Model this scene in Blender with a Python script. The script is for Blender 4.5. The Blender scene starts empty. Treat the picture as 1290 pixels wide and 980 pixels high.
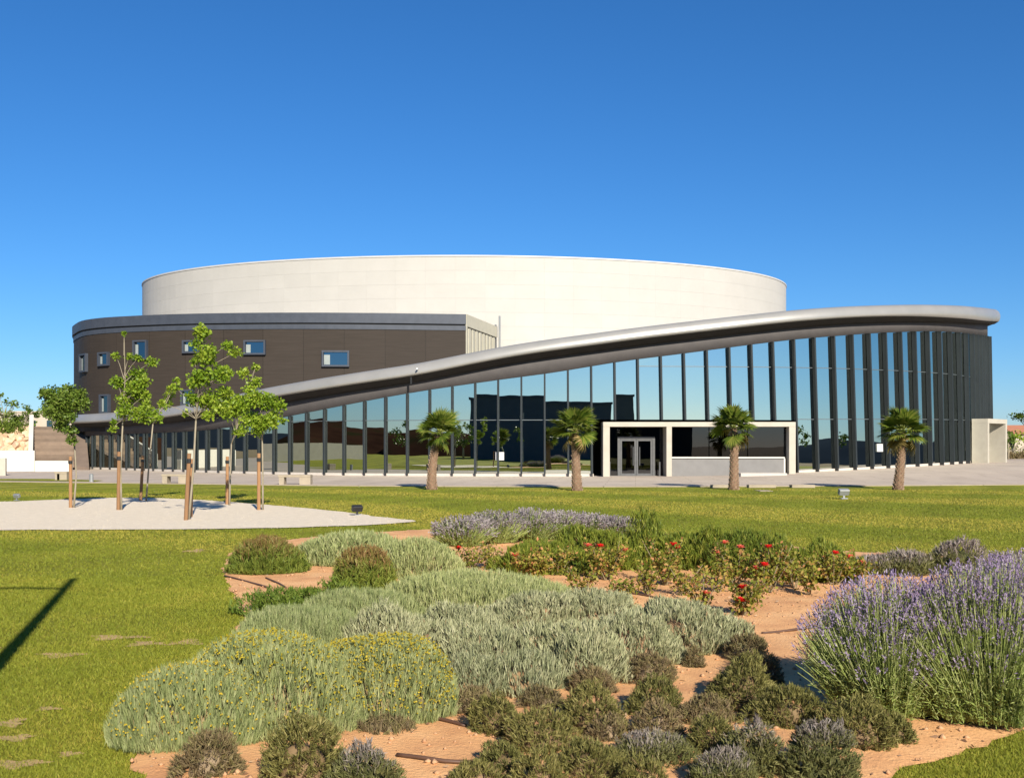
import bpy, bmesh, math, random
import numpy as np
from mathutils import Vector, Matrix, Quaternion
from mathutils.geometry import tessellate_polygon

R = math.radians
scene = bpy.context.scene
COL = scene.collection
random.seed(7)
rng = np.random.default_rng(11)

# ------------------------------------------------------------------ camera, sky, sun, exposure
F = 1290.0          # focal length in photo pixels
HZ = 563.0          # photo row of the horizon
CH = 1.9            # camera height
cd = bpy.data.cameras.new('camera'); cam = bpy.data.objects.new('camera', cd); COL.objects.link(cam)
cam.location = (0, 0, CH); cam.rotation_euler = (R(90), 0, 0)
cd.sensor_width = 36; cd.lens = 36.0; cd.shift_y = (HZ - 490) / 1290.0
cd.clip_start = 0.1; cd.clip_end = 9000
scene.camera = cam

SUN_EL = R(28); SUN_AZ = math.atan2(0.3, -0.954)      # azimuth from +Y towards +X
world = bpy.data.worlds.new('World'); scene.world = world; world.use_nodes = True
wn = world.node_tree.nodes; wn.clear()
wo = wn.new('ShaderNodeOutputWorld'); wb = wn.new('ShaderNodeBackground'); sky = wn.new('ShaderNodeTexSky')
sky.sky_type = 'NISHITA'; sky.sun_disc = False; sky.sun_elevation = SUN_EL; sky.sun_rotation = SUN_AZ
sky.altitude = 50; sky.air_density = 1.0; sky.dust_density = 0.2; sky.ozone_density = 10.0
wb.inputs['Strength'].default_value = 0.074
hsv = wn.new('ShaderNodeHueSaturation'); hsv.inputs['Saturation'].default_value = 1.09
world.node_tree.links.new(sky.outputs[0], hsv.inputs['Color']); world.node_tree.links.new(hsv.outputs[0], wb.inputs[0]); world.node_tree.links.new(wb.outputs[0], wo.inputs[0])
sd = bpy.data.lights.new('sun', 'SUN'); sun = bpy.data.objects.new('sun', sd); COL.objects.link(sun)
sd.energy = 5.0; sd.angle = R(0.5); sd.color = (1.0, 0.92, 0.78)
sdir = Vector((math.sin(SUN_AZ) * math.cos(SUN_EL), math.cos(SUN_AZ) * math.cos(SUN_EL), math.sin(SUN_EL)))
sun.rotation_euler = sdir.to_track_quat('Z', 'Y').to_euler(); sun.location = (20, -60, 60)
vs = scene.view_settings
vs.view_transform = 'Standard'; vs.look = 'None'; vs.exposure = 0.75; vs.gamma = 1; vs.use_curve_mapping = False
scene.cycles.use_denoising = True
scene.cycles.max_bounces = 8; scene.cycles.transparent_max_bounces = 12

# ------------------------------------------------------------------ helpers
def sm(t):
    t = np.clip(t, 0, 1); return t * t * (3 - 2 * t)
def gz(x, y):
    """ground height: the plaza climbs gently towards the right end of the hall"""
    return 0.7 * sm((np.asarray(x, float) - 8) / 30) * sm((np.asarray(y, float) - 50) / 14)
def gp(px, py, z=0.0):
    """point of level ground seen at photo pixel"""
    Y = F * (CH - z) / (py - HZ); return ((px - 645) / F * Y, Y)
def zat(py, D): return CH + (HZ - py) / F * D

def tag(o, label=None, cat=None, group=None, kind=None):
    if label: o['label'] = label
    if cat: o['category'] = cat
    if group: o['group'] = group
    if kind: o['kind'] = kind
    return o
def empty(name, loc=(0, 0, 0), rz=0):
    o = bpy.data.objects.new(name, None); COL.objects.link(o); o.location = loc; o.rotation_euler = (0, 0, rz)
    o.empty_display_size = 0.2
    return o
def link(name, me, parent=None, loc=None):
    o = bpy.data.objects.new(name, me); COL.objects.link(o)
    if parent is not None: o.parent = parent
    if loc is not None: o.location = loc
    return o
def big(name, V, Fc, mats, parent=None, midx=None, tint=None, smooth=False, loc=None, hgt=None):
    """mesh from numpy arrays; every face has the same number of corners"""
    V = np.asarray(V, np.float32); Fc = np.asarray(Fc, np.int32); k = Fc.shape[1]; n = len(Fc)
    me = bpy.data.meshes.new(name)
    me.vertices.add(len(V)); me.vertices.foreach_set('co', V.ravel())
    me.loops.add(n * k); me.loops.foreach_set('vertex_index', Fc.ravel())
    me.polygons.add(n); me.polygons.foreach_set('loop_start', np.arange(0, n * k, k, dtype=np.int32))
    if midx is not None: me.polygons.foreach_set('material_index', np.asarray(midx, np.int32))
    for m in (mats if isinstance(mats, (list, tuple)) else [mats]): me.materials.append(m)
    if tint is not None:
        a = me.attributes.new('tint', 'FLOAT', 'POINT'); a.data.foreach_set('value', np.asarray(tint, np.float32))
    if hgt is not None:
        a = me.attributes.new('hgt', 'FLOAT', 'POINT'); a.data.foreach_set('value', np.asarray(hgt, np.float32))
    me.update(calc_edges=True); me.validate()
    if smooth: me.polygons.foreach_set('use_smooth', np.ones(n, bool))
    return link(name, me, parent, loc)
class MB:
    """collects shapes into one mesh"""
    def __init__(s): s.v = []; s.f = []
    def add(s, vs_, fs):
        b = len(s.v); s.v += [tuple(v) for v in vs_]; s.f += [tuple(i + b for i in f) for f in fs]; return s
    def box(s, x0, x1, y0, y1, z0, z1, M=None):
        v = [(x, y, z) for z in (z0, z1) for y in (y0, y1) for x in (x0, x1)]
        if M is not None: v = [tuple(M @ Vector(p)) for p in v]
        return s.add(v, [(0, 2, 3, 1), (4, 5, 7, 6), (0, 1, 5, 4), (2, 6, 7, 3), (0, 4, 6, 2), (1, 3, 7, 5)])
    def hexa(s, b, t):
        """bottom quad and top quad, same winding"""
        return s.add(list(b) + list(t), [(3, 2, 1, 0), (4, 5, 6, 7), (0, 1, 5, 4), (1, 2, 6, 5), (2, 3, 7, 6), (3, 0, 4, 7)])
    def tube(s, pts, rad, n=8, cap=True):
        pts = [Vector(p) for p in pts]; base = len(s.v)
        for i, p in enumerate(pts):
            d = (pts[min(i + 1, len(pts) - 1)] - pts[max(i - 1, 0)]).normalized()
            a = d.cross(Vector((0.3, 0.1, 1) if abs(d.z) < 0.9 else (1, 0.2, 0))).normalized(); b = d.cross(a)
            r = rad[i] if isinstance(rad, (list, tuple)) else rad
            for j in range(n):
                t = 2 * math.pi * j / n; s.v.append(tuple(p + (a * math.cos(t) + b * math.sin(t)) * r))
        for i in range(len(pts) - 1):
            for j in range(n):
                s.f.append((base + i * n + j, base + i * n + (j + 1) % n, base + (i + 1) * n + (j + 1) % n, base + (i + 1) * n + j))
        if cap:
            s.f.append(tuple(base + j for j in reversed(range(n)))); s.f.append(tuple(base + (len(pts) - 1) * n + j for j in range(n)))
        return s
    def build(s, name, mat, parent=None, smooth=False, loc=None, bevel=0):
        me = bpy.data.meshes.new(name); me.from_pydata(s.v, [], s.f); me.update()
        bm = bmesh.new(); bm.from_mesh(me); bmesh.ops.recalc_face_normals(bm, faces=bm.faces)
        if bevel: bmesh.ops.bevel(bm, geom=bm.edges[:], offset=bevel, segments=1, affect='EDGES', profile=0.7)
        bm.to_mesh(me); bm.free()
        for m in (mat if isinstance(mat, (list, tuple)) else [mat]): me.materials.append(m)
        if smooth: me.polygons.foreach_set('use_smooth', np.ones(len(me.polygons), bool))
        return link(name, me, parent, loc)

# ------------------------------------------------------------------ materials
def new_mat(name):
    m = bpy.data.materials.new(name); m.use_nodes = True; nt = m.node_tree; nt.nodes.clear()
    out = nt.nodes.new('ShaderNodeOutputMaterial'); return m, nt, out
def N(nt, t, **kw):
    n = nt.nodes.new(t)
    for k, v in kw.items():
        if k in n.inputs.keys(): n.inputs[k].default_value = v
        else: setattr(n, k, v)
    return n
def ramp(nt, src, stops):
    r = nt.nodes.new('ShaderNodeValToRGB'); e = r.color_ramp.elements
    while len(e) < len(stops): e.new(0.5)
    for i, (p, c) in enumerate(stops): e[i].position = p; e[i].color = (*c, 1)
    nt.links.new(src, r.inputs[0]); return r
def surf(name, cols, scale=3.0, rough=0.7, bump=0.0, bscale=40.0, metal=0.0, stretch=(1, 1, 1), spec=0.5, detail=6, bdist=0.02, objrand=0.0):
    """principled with noise-driven colour and fine relief"""
    m, nt, out = new_mat(name); L = nt.links.new
    tc = N(nt, 'ShaderNodeTexCoord'); mp = N(nt, 'ShaderNodeMapping'); mp.inputs['Scale'].default_value = stretch
    L(tc.outputs['Object'], mp.inputs[0])
    nz = N(nt, 'ShaderNodeTexNoise', Scale=scale, Detail=detail, Roughness=0.6); L(mp.outputs[0], nz.inputs['Vector'])
    k = len(cols); stops = [(0.3 + 0.4 * i / max(1, k - 1), c) for i, c in enumerate(cols)]
    r = ramp(nt, nz.outputs['Fac'], stops)
    p = N(nt, 'ShaderNodeBsdfPrincipled', Roughness=rough, Metallic=metal); p.inputs['Specular IOR Level'].default_value = spec
    src = r.outputs[0]
    if objrand:
        oi = N(nt, 'ShaderNodeObjectInfo'); hs = N(nt, 'ShaderNodeHueSaturation'); mr = N(nt, 'ShaderNodeMapRange')
        mr.inputs['To Min'].default_value = 1 - objrand; mr.inputs['To Max'].default_value = 1 + objrand
        L(oi.outputs['Random'], mr.inputs['Value']); L(mr.outputs[0], hs.inputs['Value']); L(src, hs.inputs['Color']); src = hs.outputs[0]
    L(src, p.inputs['Base Color'])
    if bump:
        nb = N(nt, 'ShaderNodeTexNoise', Scale=bscale, Detail=8, Roughness=0.65); L(mp.outputs[0], nb.inputs['Vector'])
        b = N(nt, 'ShaderNodeBump', Strength=bump, Distance=bdist); L(nb.outputs['Fac'], b.inputs['Height']); L(b.outputs[0], p.inputs['Normal'])
    L(p.outputs[0], out.inputs[0]); return m
def leafmat(name, stops, trans=0.3, rough=0.6, tips=None, tipstart=0.55, nscale=0.0, k=(1, 1, 1)):
    """foliage colour from the per-leaf tint, optional other colour on the upper growth"""
    mul = lambda st: [(p, tuple(min(.85, a * b) for a, b in zip(c, k))) for p, c in st]
    stops = mul(stops); tips = mul(tips) if tips else None
    m, nt, out = new_mat(name); L = nt.links.new
    at = N(nt, 'ShaderNodeAttribute', attribute_name='tint')
    r = ramp(nt, at.outputs['Fac'], stops); c = r.outputs[0]
    if tips:
        ah = N(nt, 'ShaderNodeAttribute', attribute_name='hgt'); rt = ramp(nt, at.outputs['Fac'], tips)
        mr = N(nt, 'ShaderNodeMapRange'); mr.inputs['From Min'].default_value = tipstart; mr.inputs['From Max'].default_value = min(1.0, tipstart + 0.3)
        L(ah.outputs['Fac'], mr.inputs['Value'])
        mx = N(nt, 'ShaderNodeMix', data_type='RGBA'); L(mr.outputs[0], mx.inputs['Factor']); L(c, mx.inputs['A']); L(rt.outputs[0], mx.inputs['B']); c = mx.outputs['Result']
    if nscale:
        tc = N(nt, 'ShaderNodeTexCoord'); nz = N(nt, 'ShaderNodeTexNoise', Scale=nscale, Detail=4)
        L(tc.outputs['Object'], nz.inputs['Vector'])
        mr = N(nt, 'ShaderNodeMapRange'); mr.inputs['From Min'].default_value = 0.3; mr.inputs['From Max'].default_value = 0.7
        mr.inputs['To Min'].default_value = 0.7; mr.inputs['To Max'].default_value = 1.25
        hs = N(nt, 'ShaderNodeHueSaturation'); L(nz.outputs['Fac'], mr.inputs['Value']); L(mr.outputs[0], hs.inputs['Value']); L(c, hs.inputs['Color']); c = hs.outputs[0]
    oi = N(nt, 'ShaderNodeObjectInfo'); mv = N(nt, 'ShaderNodeMapRange'); mv.inputs['To Min'].default_value = .86; mv.inputs['To Max'].default_value = 1.14
    mh = N(nt, 'ShaderNodeMapRange'); mh.inputs['To Min'].default_value = .508; mh.inputs['To Max'].default_value = .492
    ho = N(nt, 'ShaderNodeHueSaturation'); L(oi.outputs['Random'], mv.inputs['Value']); L(oi.outputs['Random'], mh.inputs['Value']); L(mv.outputs[0], ho.inputs['Value']); L(mh.outputs[0], ho.inputs['Hue']); L(c, ho.inputs['Color']); c = ho.outputs[0]
    p = N(nt, 'ShaderNodeBsdfPrincipled', Roughness=rough); p.inputs['Specular IOR Level'].default_value = 0.25
    t = N(nt, 'ShaderNodeBsdfTranslucent'); mix = N(nt, 'ShaderNodeMixShader', Fac=trans)
    L(c, p.inputs['Base Color']); L(c, t.inputs['Color']); L(p.outputs[0], mix.inputs[1]); L(t.outputs[0], mix.inputs[2]); L(mix.outputs[0], out.inputs[0])
    return m
def glass_mat(name, tint=(0.92, 0.97, 0.88), refl=0.64, through=(0.07, 0.09, 0.09)):
    m, nt, out = new_mat(name); L = nt.links.new
    g = N(nt, 'ShaderNodeBsdfGlossy', Roughness=0.0); g.inputs['Color'].default_value = (*tint, 1)
    t = N(nt, 'ShaderNodeBsdfTransparent'); t.inputs['Color'].default_value = (*through, 1)
    lw = N(nt, 'ShaderNodeFresnel', IOR=1.5); mr = N(nt, 'ShaderNodeMapRange')
    mr.inputs['From Min'].default_value = 0.04; mr.inputs['From Max'].default_value = 1.0; mr.inputs['To Min'].default_value = refl; mr.inputs['To Max'].default_value = 1.0
    mix = N(nt, 'ShaderNodeMixShader'); L(lw.outputs[0], mr.inputs['Value']); L(mr.outputs[0], mix.inputs[0]); L(t.outputs[0], mix.inputs[1]); L(g.outputs[0], mix.inputs[2])
    tc = N(nt, 'ShaderNodeTexCoord'); nz = N(nt, 'ShaderNodeTexNoise', Scale=0.55, Detail=1); L(tc.outputs['Object'], nz.inputs['Vector'])
    bp = N(nt, 'ShaderNodeBump', Strength=0.5, Distance=0.003); L(nz.outputs['Fac'], bp.inputs['Height']); L(bp.outputs[0], g.inputs['Normal'])
    L(mix.outputs[0], out.inputs[0]); return m

M = {}
M['drum'] = surf('cream_metal_panel', [(0.372, 0.357, 0.328), (0.395, 0.379, 0.349)], 0.6, 0.55, 0.03, 3, spec=0.25, objrand=0.02)
M['drum_cap'] = surf('drum_cap_metal', [(0.42, 0.41, 0.39), (0.46, 0.45, 0.43)], 2, 0.5)
M['dark_panel'] = surf('dark_brown_ribbed_panel', [(0.030, 0.024, 0.019), (0.043, 0.034, 0.028)], 2.2, 0.6, 0.3, 6, stretch=(0.25, 0.25, 9), bdist=0.03, objrand=0.05, spec=0.12)
M['coping'] = surf('slate_blue_coping_metal', [(0.040, 0.047, 0.062), (0.052, 0.060, 0.078)], 2, 0.5, metal=0.1, spec=0.3)
M['joint'] = surf('dark_joint', [(0.02, 0.02, 0.022), (0.03, 0.03, 0.03)], 3, 0.8)
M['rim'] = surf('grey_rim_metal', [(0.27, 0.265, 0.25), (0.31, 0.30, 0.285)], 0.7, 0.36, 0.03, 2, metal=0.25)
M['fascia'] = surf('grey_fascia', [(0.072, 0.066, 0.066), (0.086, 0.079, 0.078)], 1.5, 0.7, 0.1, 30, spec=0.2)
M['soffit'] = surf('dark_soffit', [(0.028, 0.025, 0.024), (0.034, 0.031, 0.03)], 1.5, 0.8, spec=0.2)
M['roof'] = surf('roof_membrane', [(0.32, 0.31, 0.30), (0.4, 0.39, 0.37)], 1.5, 0.8)
M['fin'] = surf('slate_fin_metal', [(0.017, 0.0225, 0.026), (0.022, 0.028, 0.032)], 1.0, 0.55, spec=0.2)
M['fin_foot'] = surf('black_fin_foot', [(0.012, 0.012, 0.014), (0.02, 0.02, 0.022)], 5, 0.6)
M['mullion'] = surf('grey_transom_metal', [(0.10, 0.12, 0.13), (0.12, 0.14, 0.15)], 2, 0.45, metal=0.3)
M['glass'] = glass_mat('reflective_glass')
M['window_glass'] = glass_mat('window_glass', (0.6, 0.85, 1.0), 0.22, (0.05, 0.06, 0.08))
M['dark_glass'] = glass_mat('dark_entrance_glass', (0.9, 0.9, 0.95), 0.07, (0.07, 0.066, 0.062))
M['concrete'] = surf('cream_portal_concrete', [(0.36, 0.33, 0.27), (0.41, 0.38, 0.315)], 1.6, 0.75, 0.12, 14)
M['grey_wall'] = surf('grey_render', [(0.155, 0.150, 0.145), (0.18, 0.175, 0.17)], 2, 0.8, 0.1, 30)
M['sill'] = surf('pale_sill_stone', [(0.5, 0.48, 0.44), (0.56, 0.54, 0.5)], 4, 0.6)
M['plinth'] = surf('plinth_stone', [(0.42, 0.38, 0.34), (0.48, 0.44, 0.39)], 3, 0.8)
M['alu'] = surf('brushed_aluminium', [(0.085, 0.087, 0.09), (0.11, 0.113, 0.116)], 5, 0.6, spec=0.2)
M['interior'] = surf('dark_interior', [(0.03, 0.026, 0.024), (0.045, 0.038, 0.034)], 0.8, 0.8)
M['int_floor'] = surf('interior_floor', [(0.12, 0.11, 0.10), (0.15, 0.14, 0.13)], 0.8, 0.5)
M['slat'] = surf('cream_slat', [(0.36, 0.34, 0.27), (0.41, 0.39, 0.31)], 2, 0.6)
M['paper'] = surf('white_paper', [(0.5, 0.5, 0.49), (0.55, 0.55, 0.54)], 4, 0.7)
M['reflection_strip'] = surf('painted_sky_reflection', [(0.20, 0.23, 0.22), (0.25, 0.28, 0.27)], 3, 0.8)  # sky reflection put into the colour, for the wing windows
M['print'] = surf('grey_print', [(0.4, 0.4, 0.4), (0.45, 0.45, 0.45)], 4, 0.7)
M['black'] = surf('black_plastic', [(0.012, 0.012, 0.012), (0.02, 0.02, 0.02)], 8, 0.45)
M['greymetal'] = surf('grey_galvanised', [(0.25, 0.26, 0.26), (0.3, 0.31, 0.31)], 8, 0.45, metal=0.4)
M['paving'] = surf('grey_stone_paving', [(0.38, 0.31, 0.245), (0.45, 0.37, 0.295), (0.50, 0.415, 0.33)], 0.5, 0.8, 0.15, 9, stretch=(1, 0.35, 1))
def add_joints(m, w, h, rot=0.12):
    nt = m.node_tree; L = nt.links.new; p = next(n for n in nt.nodes if n.type == 'BSDF_PRINCIPLED'); src = p.inputs['Base Color'].links[0].from_socket
    tc = N(nt, 'ShaderNodeTexCoord'); mp = N(nt, 'ShaderNodeMapping'); mp.inputs['Rotation'].default_value = (0, 0, rot); L(tc.outputs['Object'], mp.inputs[0])
    br = N(nt, 'ShaderNodeTexBrick', Scale=1.0); br.inputs['Color1'].default_value = (1, 1, 1, 1); br.inputs['Color2'].default_value = (.93, .93, .93, 1); br.inputs['Mortar'].default_value = (.6, .57, .53, 1)
    br.inputs['Brick Width'].default_value = w; br.inputs['Row Height'].default_value = h; br.inputs['Mortar Size'].default_value = .02; L(mp.outputs[0], br.inputs['Vector'])
    mx = N(nt, 'ShaderNodeMix', data_type='RGBA', blend_type='MULTIPLY'); mx.inputs['Factor'].default_value = 1; L(src, mx.inputs['A']); L(br.outputs['Color'], mx.inputs['B']); L(mx.outputs['Result'], p.inputs['Base Color'])
add_joints(M['paving'], 3.0, 1.5)
M['kerb'] = surf('kerb_stone', [(0.27, 0.225, 0.165), (0.34, 0.285, 0.21)], 3, 0.85, 0.2, 25)
M['sand'] = surf('pale_gravel', [(0.60, 0.51, 0.385), (0.66, 0.565, 0.43), (0.72, 0.62, 0.48)], 5, 0.95, 0.5, 60)
M['soil'] = surf('orange_garden_soil', [(0.50, 0.235, 0.098), (0.66, 0.345, 0.145), (0.76, 0.44, 0.20)], 1.6, 0.95, 0.7, 34, bdist=0.02, detail=10)
M['bare'] = surf('worn_turf_soil', [(0.26, 0.20, 0.055), (0.40, 0.27, 0.11), (0.50, 0.31, 0.15)], 9, 0.95, 0.6, 40, bdist=0.02)
M['clod'] = surf('soil_clod', [(0.38, 0.2, 0.1), (0.52, 0.31, 0.17)], 9, 0.95, 0.4, 60)
M['ground'] = surf('dry_ground', [(0.20, 0.15, 0.09), (0.28, 0.21, 0.13), (0.16, 0.16, 0.07)], 0.05, 0.95, 0.4, 3, bdist=0.3, spec=0.1)
M['white_wall'] = surf('white_rendered_wall', [(0.52, 0.49, 0.43), (0.58, 0.55, 0.49)], 0.8, 0.85, 0.1, 20)
M['stairs'] = surf('tan_stair_stone', [(0.13, 0.092, 0.065), (0.18, 0.13, 0.092)], 1.4, 0.85, 0.25, 12, objrand=0.28)
M['brown_wall'] = surf('brown_retaining_wall', [(0.13, 0.095, 0.072), (0.17, 0.125, 0.095)], 1.5, 0.85, 0.2, 12)
M['stone'] = surf('tan_quarry_stone', [(0.44, 0.28, 0.16), (0.56, 0.39, 0.25), (0.62, 0.46, 0.32)], 1.3, 0.9, 0.6, 8, objrand=0.16, bdist=0.06)
M['wood'] = surf('orange_wood_stake', [(0.21, 0.105, 0.045), (0.28, 0.15, 0.065)], 5, 0.75, 0.3, 20, stretch=(4, 4, 0.6), objrand=0.15)
M['bark'] = surf('young_grey_bark', [(0.20, 0.17, 0.12), (0.28, 0.24, 0.17)], 12, 0.85, 0.4, 40, stretch=(1, 1, 0.3))
M['palm_bark'] = surf('palm_trunk_bark', [(0.15, 0.085, 0.05), (0.22, 0.135, 0.085)], 7, 0.9, 0.6, 25, objrand=0.1)
M['palm_boot'] = surf('palm_leaf_base', [(0.19, 0.12, 0.075), (0.32, 0.225, 0.155)], 5, 0.9, 0.4, 25)
M['petiole'] = surf('palm_petiole', [(0.16, 0.19, 0.04), (0.22, 0.24, 0.06)], 5, 0.5)
M['hose'] = surf('brown_drip_hose', [(0.07, 0.035, 0.022), (0.10, 0.05, 0.03)], 5, 0.6)
M['hill'] = surf('hazy_hill', [(0.014, 0.021, 0.032), (0.022, 0.031, 0.045)], 0.004, 1.0, spec=0.0)
M['bank'] = surf('brown_earth_bank', [(0.020, 0.010, 0.007), (0.034, 0.017, 0.011), (0.018, 0.018, 0.008)], 0.15, 1.0, 0.6, 2, spec=0.0)
M['block'] = surf('charcoal_cladding', [(0.06, 0.064, 0.072), (0.075, 0.08, 0.09)], 0.5, 0.7, objrand=0.2)
M['cream_house'] = surf('cream_house_render', [(0.36, 0.31, 0.24), (0.41, 0.36, 0.285)], 0.7, 0.9)
M['red_roof'] = surf('terracotta_roof', [(0.34, 0.13, 0.07), (0.42, 0.18, 0.1)], 1.5, 0.9)
M['rose'] = surf('red_rose_petal', [(0.62, 0.012, 0.012), (0.74, 0.03, 0.02)], 30, 0.5)
M['coral'] = surf('coral_rose_petal', [(0.66, 0.12, 0.07), (0.74, 0.2, 0.13)], 30, 0.5)

# lawn: mown turf, faint stripes and yellowing, fine relief
def lawn_material():
    m, nt, out = new_mat('mown_lawn'); L = nt.links.new
    tc = N(nt, 'ShaderNodeTexCoord')
    n1 = N(nt, 'ShaderNodeTexNoise', Scale=0.35, Detail=8, Roughness=0.65); L(tc.outputs['Object'], n1.inputs['Vector'])
    r = ramp(nt, n1.outputs['Fac'], [(0.30, (0.17, 0.19, 0.020)), (0.5, (0.215, 0.22, 0.024)), (0.70, (0.28, 0.255, 0.038))])
    n3 = N(nt, 'ShaderNodeTexNoise', Scale=9.0, Detail=6, Roughness=0.7); L(tc.outputs['Object'], n3.inputs['Vector'])
    mp = N(nt, 'ShaderNodeMapping'); mp.inputs['Rotation'].default_value = (0, 0, R(28)); L(tc.outputs['Object'], mp.inputs[0])
    wv = N(nt, 'ShaderNodeTexWave', Scale=0.11, Distortion=5.0, Detail=4); L(mp.outputs[0], wv.inputs['Vector'])
    add = N(nt, 'ShaderNodeMath', operation='MULTIPLY'); L(wv.outputs['Fac'], add.inputs[0]); add.inputs[1].default_value = 0.26
    a2 = N(nt, 'ShaderNodeMath', operation='MULTIPLY_ADD'); L(n3.outputs['Fac'], a2.inputs[0]); a2.inputs[1].default_value = 0.55; L(add.outputs[0], a2.inputs[2])
    a3 = N(nt, 'ShaderNodeMath', operation='ADD'); L(a2.outputs[0], a3.inputs[0]); a3.inputs[1].default_value = 0.66
    hs = N(nt, 'ShaderNodeHueSaturation'); L(r.outputs[0], hs.inputs['Color']); L(a3.outputs[0], hs.inputs['Value'])
    p = N(nt, 'ShaderNodeBsdfPrincipled', Roughness=0.9); p.inputs['Specular IOR Level'].default_value = 0.1
    L(hs.outputs[0], p.inputs['Base Color'])
    nb = N(nt, 'ShaderNodeTexNoise', Scale=30, Detail=8, Roughness=0.75); L(tc.outputs['Object'], nb.inputs['Vector'])
    b = N(nt, 'ShaderNodeBump', Strength=0.9, Distance=0.06); L(nb.outputs['Fac'], b.inputs['Height']); L(b.outputs[0], p.inputs['Normal'])
    L(p.outputs[0], out.inputs[0]); return m
M['lawn'] = lawn_material()
M['grass'] = leafmat('grass_blade', [(0.0, (0.105, 0.14, 0.016)), (0.55, (0.18, 0.20, 0.026)), (1.0, (0.31, 0.26, 0.06))], 0.3, 0.65, k=(1.27, 1.23, .95))
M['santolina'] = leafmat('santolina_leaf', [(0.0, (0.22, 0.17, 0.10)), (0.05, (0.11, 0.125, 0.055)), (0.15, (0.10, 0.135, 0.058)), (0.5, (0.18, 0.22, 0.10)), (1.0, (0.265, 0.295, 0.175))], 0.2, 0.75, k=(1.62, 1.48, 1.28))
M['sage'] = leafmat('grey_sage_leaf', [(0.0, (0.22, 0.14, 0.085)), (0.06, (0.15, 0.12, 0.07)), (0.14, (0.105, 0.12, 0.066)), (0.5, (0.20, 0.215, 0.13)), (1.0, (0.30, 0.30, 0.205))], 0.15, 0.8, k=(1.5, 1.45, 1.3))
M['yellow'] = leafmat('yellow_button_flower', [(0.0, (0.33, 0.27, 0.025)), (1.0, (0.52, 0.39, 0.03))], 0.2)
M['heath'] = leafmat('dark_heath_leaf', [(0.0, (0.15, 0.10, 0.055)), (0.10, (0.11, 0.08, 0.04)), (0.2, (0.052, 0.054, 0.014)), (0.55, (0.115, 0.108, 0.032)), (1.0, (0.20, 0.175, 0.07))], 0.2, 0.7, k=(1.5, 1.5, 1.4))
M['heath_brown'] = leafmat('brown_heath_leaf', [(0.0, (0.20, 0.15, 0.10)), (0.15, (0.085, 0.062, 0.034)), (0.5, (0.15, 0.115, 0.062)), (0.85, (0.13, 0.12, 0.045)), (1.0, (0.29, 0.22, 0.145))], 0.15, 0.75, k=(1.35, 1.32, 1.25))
M['heath_grey'] = leafmat('grey_tipped_heath_leaf', [(0.0, (0.055, 0.06, 0.020)), (0.5, (0.11, 0.12, 0.038)), (1.0, (0.19, 0.18, 0.08))], 0.15, 0.75,
                          tips=[(0.0, (0.11, 0.095, 0.08)), (0.5, (0.19, 0.165, 0.155)), (1.0, (0.30, 0.27, 0.265))], tipstart=0.68, k=(1.2, 1.15, 1.1))
M['redtop'] = leafmat('red_brown_topped_leaf', [(0.0, (0.07, 0.10, 0.015)), (0.5, (0.15, 0.19, 0.03)), (1.0, (0.25, 0.27, 0.06))], 0.25, 0.6,
                      tips=[(0.0, (0.12, 0.085, 0.025)), (0.4, (0.22, 0.125, 0.055)), (0.75, (0.19, 0.16, 0.05)), (1.0, (0.32, 0.22, 0.11))], tipstart=0.55, k=(1.1, 1.1, 1))
M['herb'] = leafmat('green_herb_leaf', [(0.0, (0.07, 0.11, 0.014)), (0.5, (0.14, 0.20, 0.025)), (1.0, (0.22, 0.26, 0.05))], 0.3)
M['hedge'] = leafmat('rosemary_leaf', [(0.0, (0.05, 0.075, 0.010)), (0.5, (0.11, 0.145, 0.018)), (1.0, (0.21, 0.21, 0.04))], 0.25, k=(1.4, 1.35, 1.2))
M['rose_leaf'] = leafmat('rose_leaf', [(0.0, (0.09, 0.11, 0.016)), (0.55, (0.19, 0.19, 0.03)), (0.8, (0.27, 0.2, 0.06)), (1.0, (0.36, 0.16, 0.08))], 0.3, k=(1.2, 1.2, 1))
M['litter'] = leafmat('dry_litter', [(0.0, (0.10, 0.055, 0.03)), (0.5, (0.22, 0.135, 0.075)), (1.0, (0.40, 0.29, 0.18))], 0.1, 0.85)
M['twig'] = surf('thorny_twig', [(0.16, 0.13, 0.07), (0.24, 0.19, 0.11)], 14, 0.8)
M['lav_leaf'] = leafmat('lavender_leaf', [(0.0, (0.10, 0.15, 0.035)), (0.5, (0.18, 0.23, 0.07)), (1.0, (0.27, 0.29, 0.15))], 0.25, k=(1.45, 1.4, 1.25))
M['lav_flower'] = leafmat('lavender_spike', [(0.0, (0.11, 0.08, 0.145)), (0.5, (0.18, 0.145, 0.215)), (1.0, (0.26, 0.235, 0.27))], 0.2, k=(1.5, 1.4, 1.5))
M['lav_back'] = leafmat('greyish_lavender_spike', [(0.0, (0.12, 0.10, 0.12)), (0.5, (0.19, 0.165, 0.19)), (1.0, (0.26, 0.24, 0.25))], 0.2, k=(1.35, 1.35, 1.2))
M['leaf'] = leafmat('bright_young_leaf', [(0.0, (0.11, 0.175, 0.012)), (0.5, (0.215, 0.285, 0.022)), (1.0, (0.35, 0.37, 0.045))], 0.4, 0.45, k=(1.08, 1.16, 1.1))
M['leaf_dark'] = leafmat('deep_green_leaf', [(0.0, (0.05, 0.10, 0.012)), (0.5, (0.10, 0.16, 0.02)), (1.0, (0.17, 0.22, 0.04))], 0.3, 0.45)
M['frond'] = leafmat('palm_frond_leaf', [(0.0, (0.055, 0.095, 0.012)), (0.6, (0.12, 0.17, 0.02)), (1.0, (0.23, 0.235, 0.045))], 0.3, 0.45)
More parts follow.
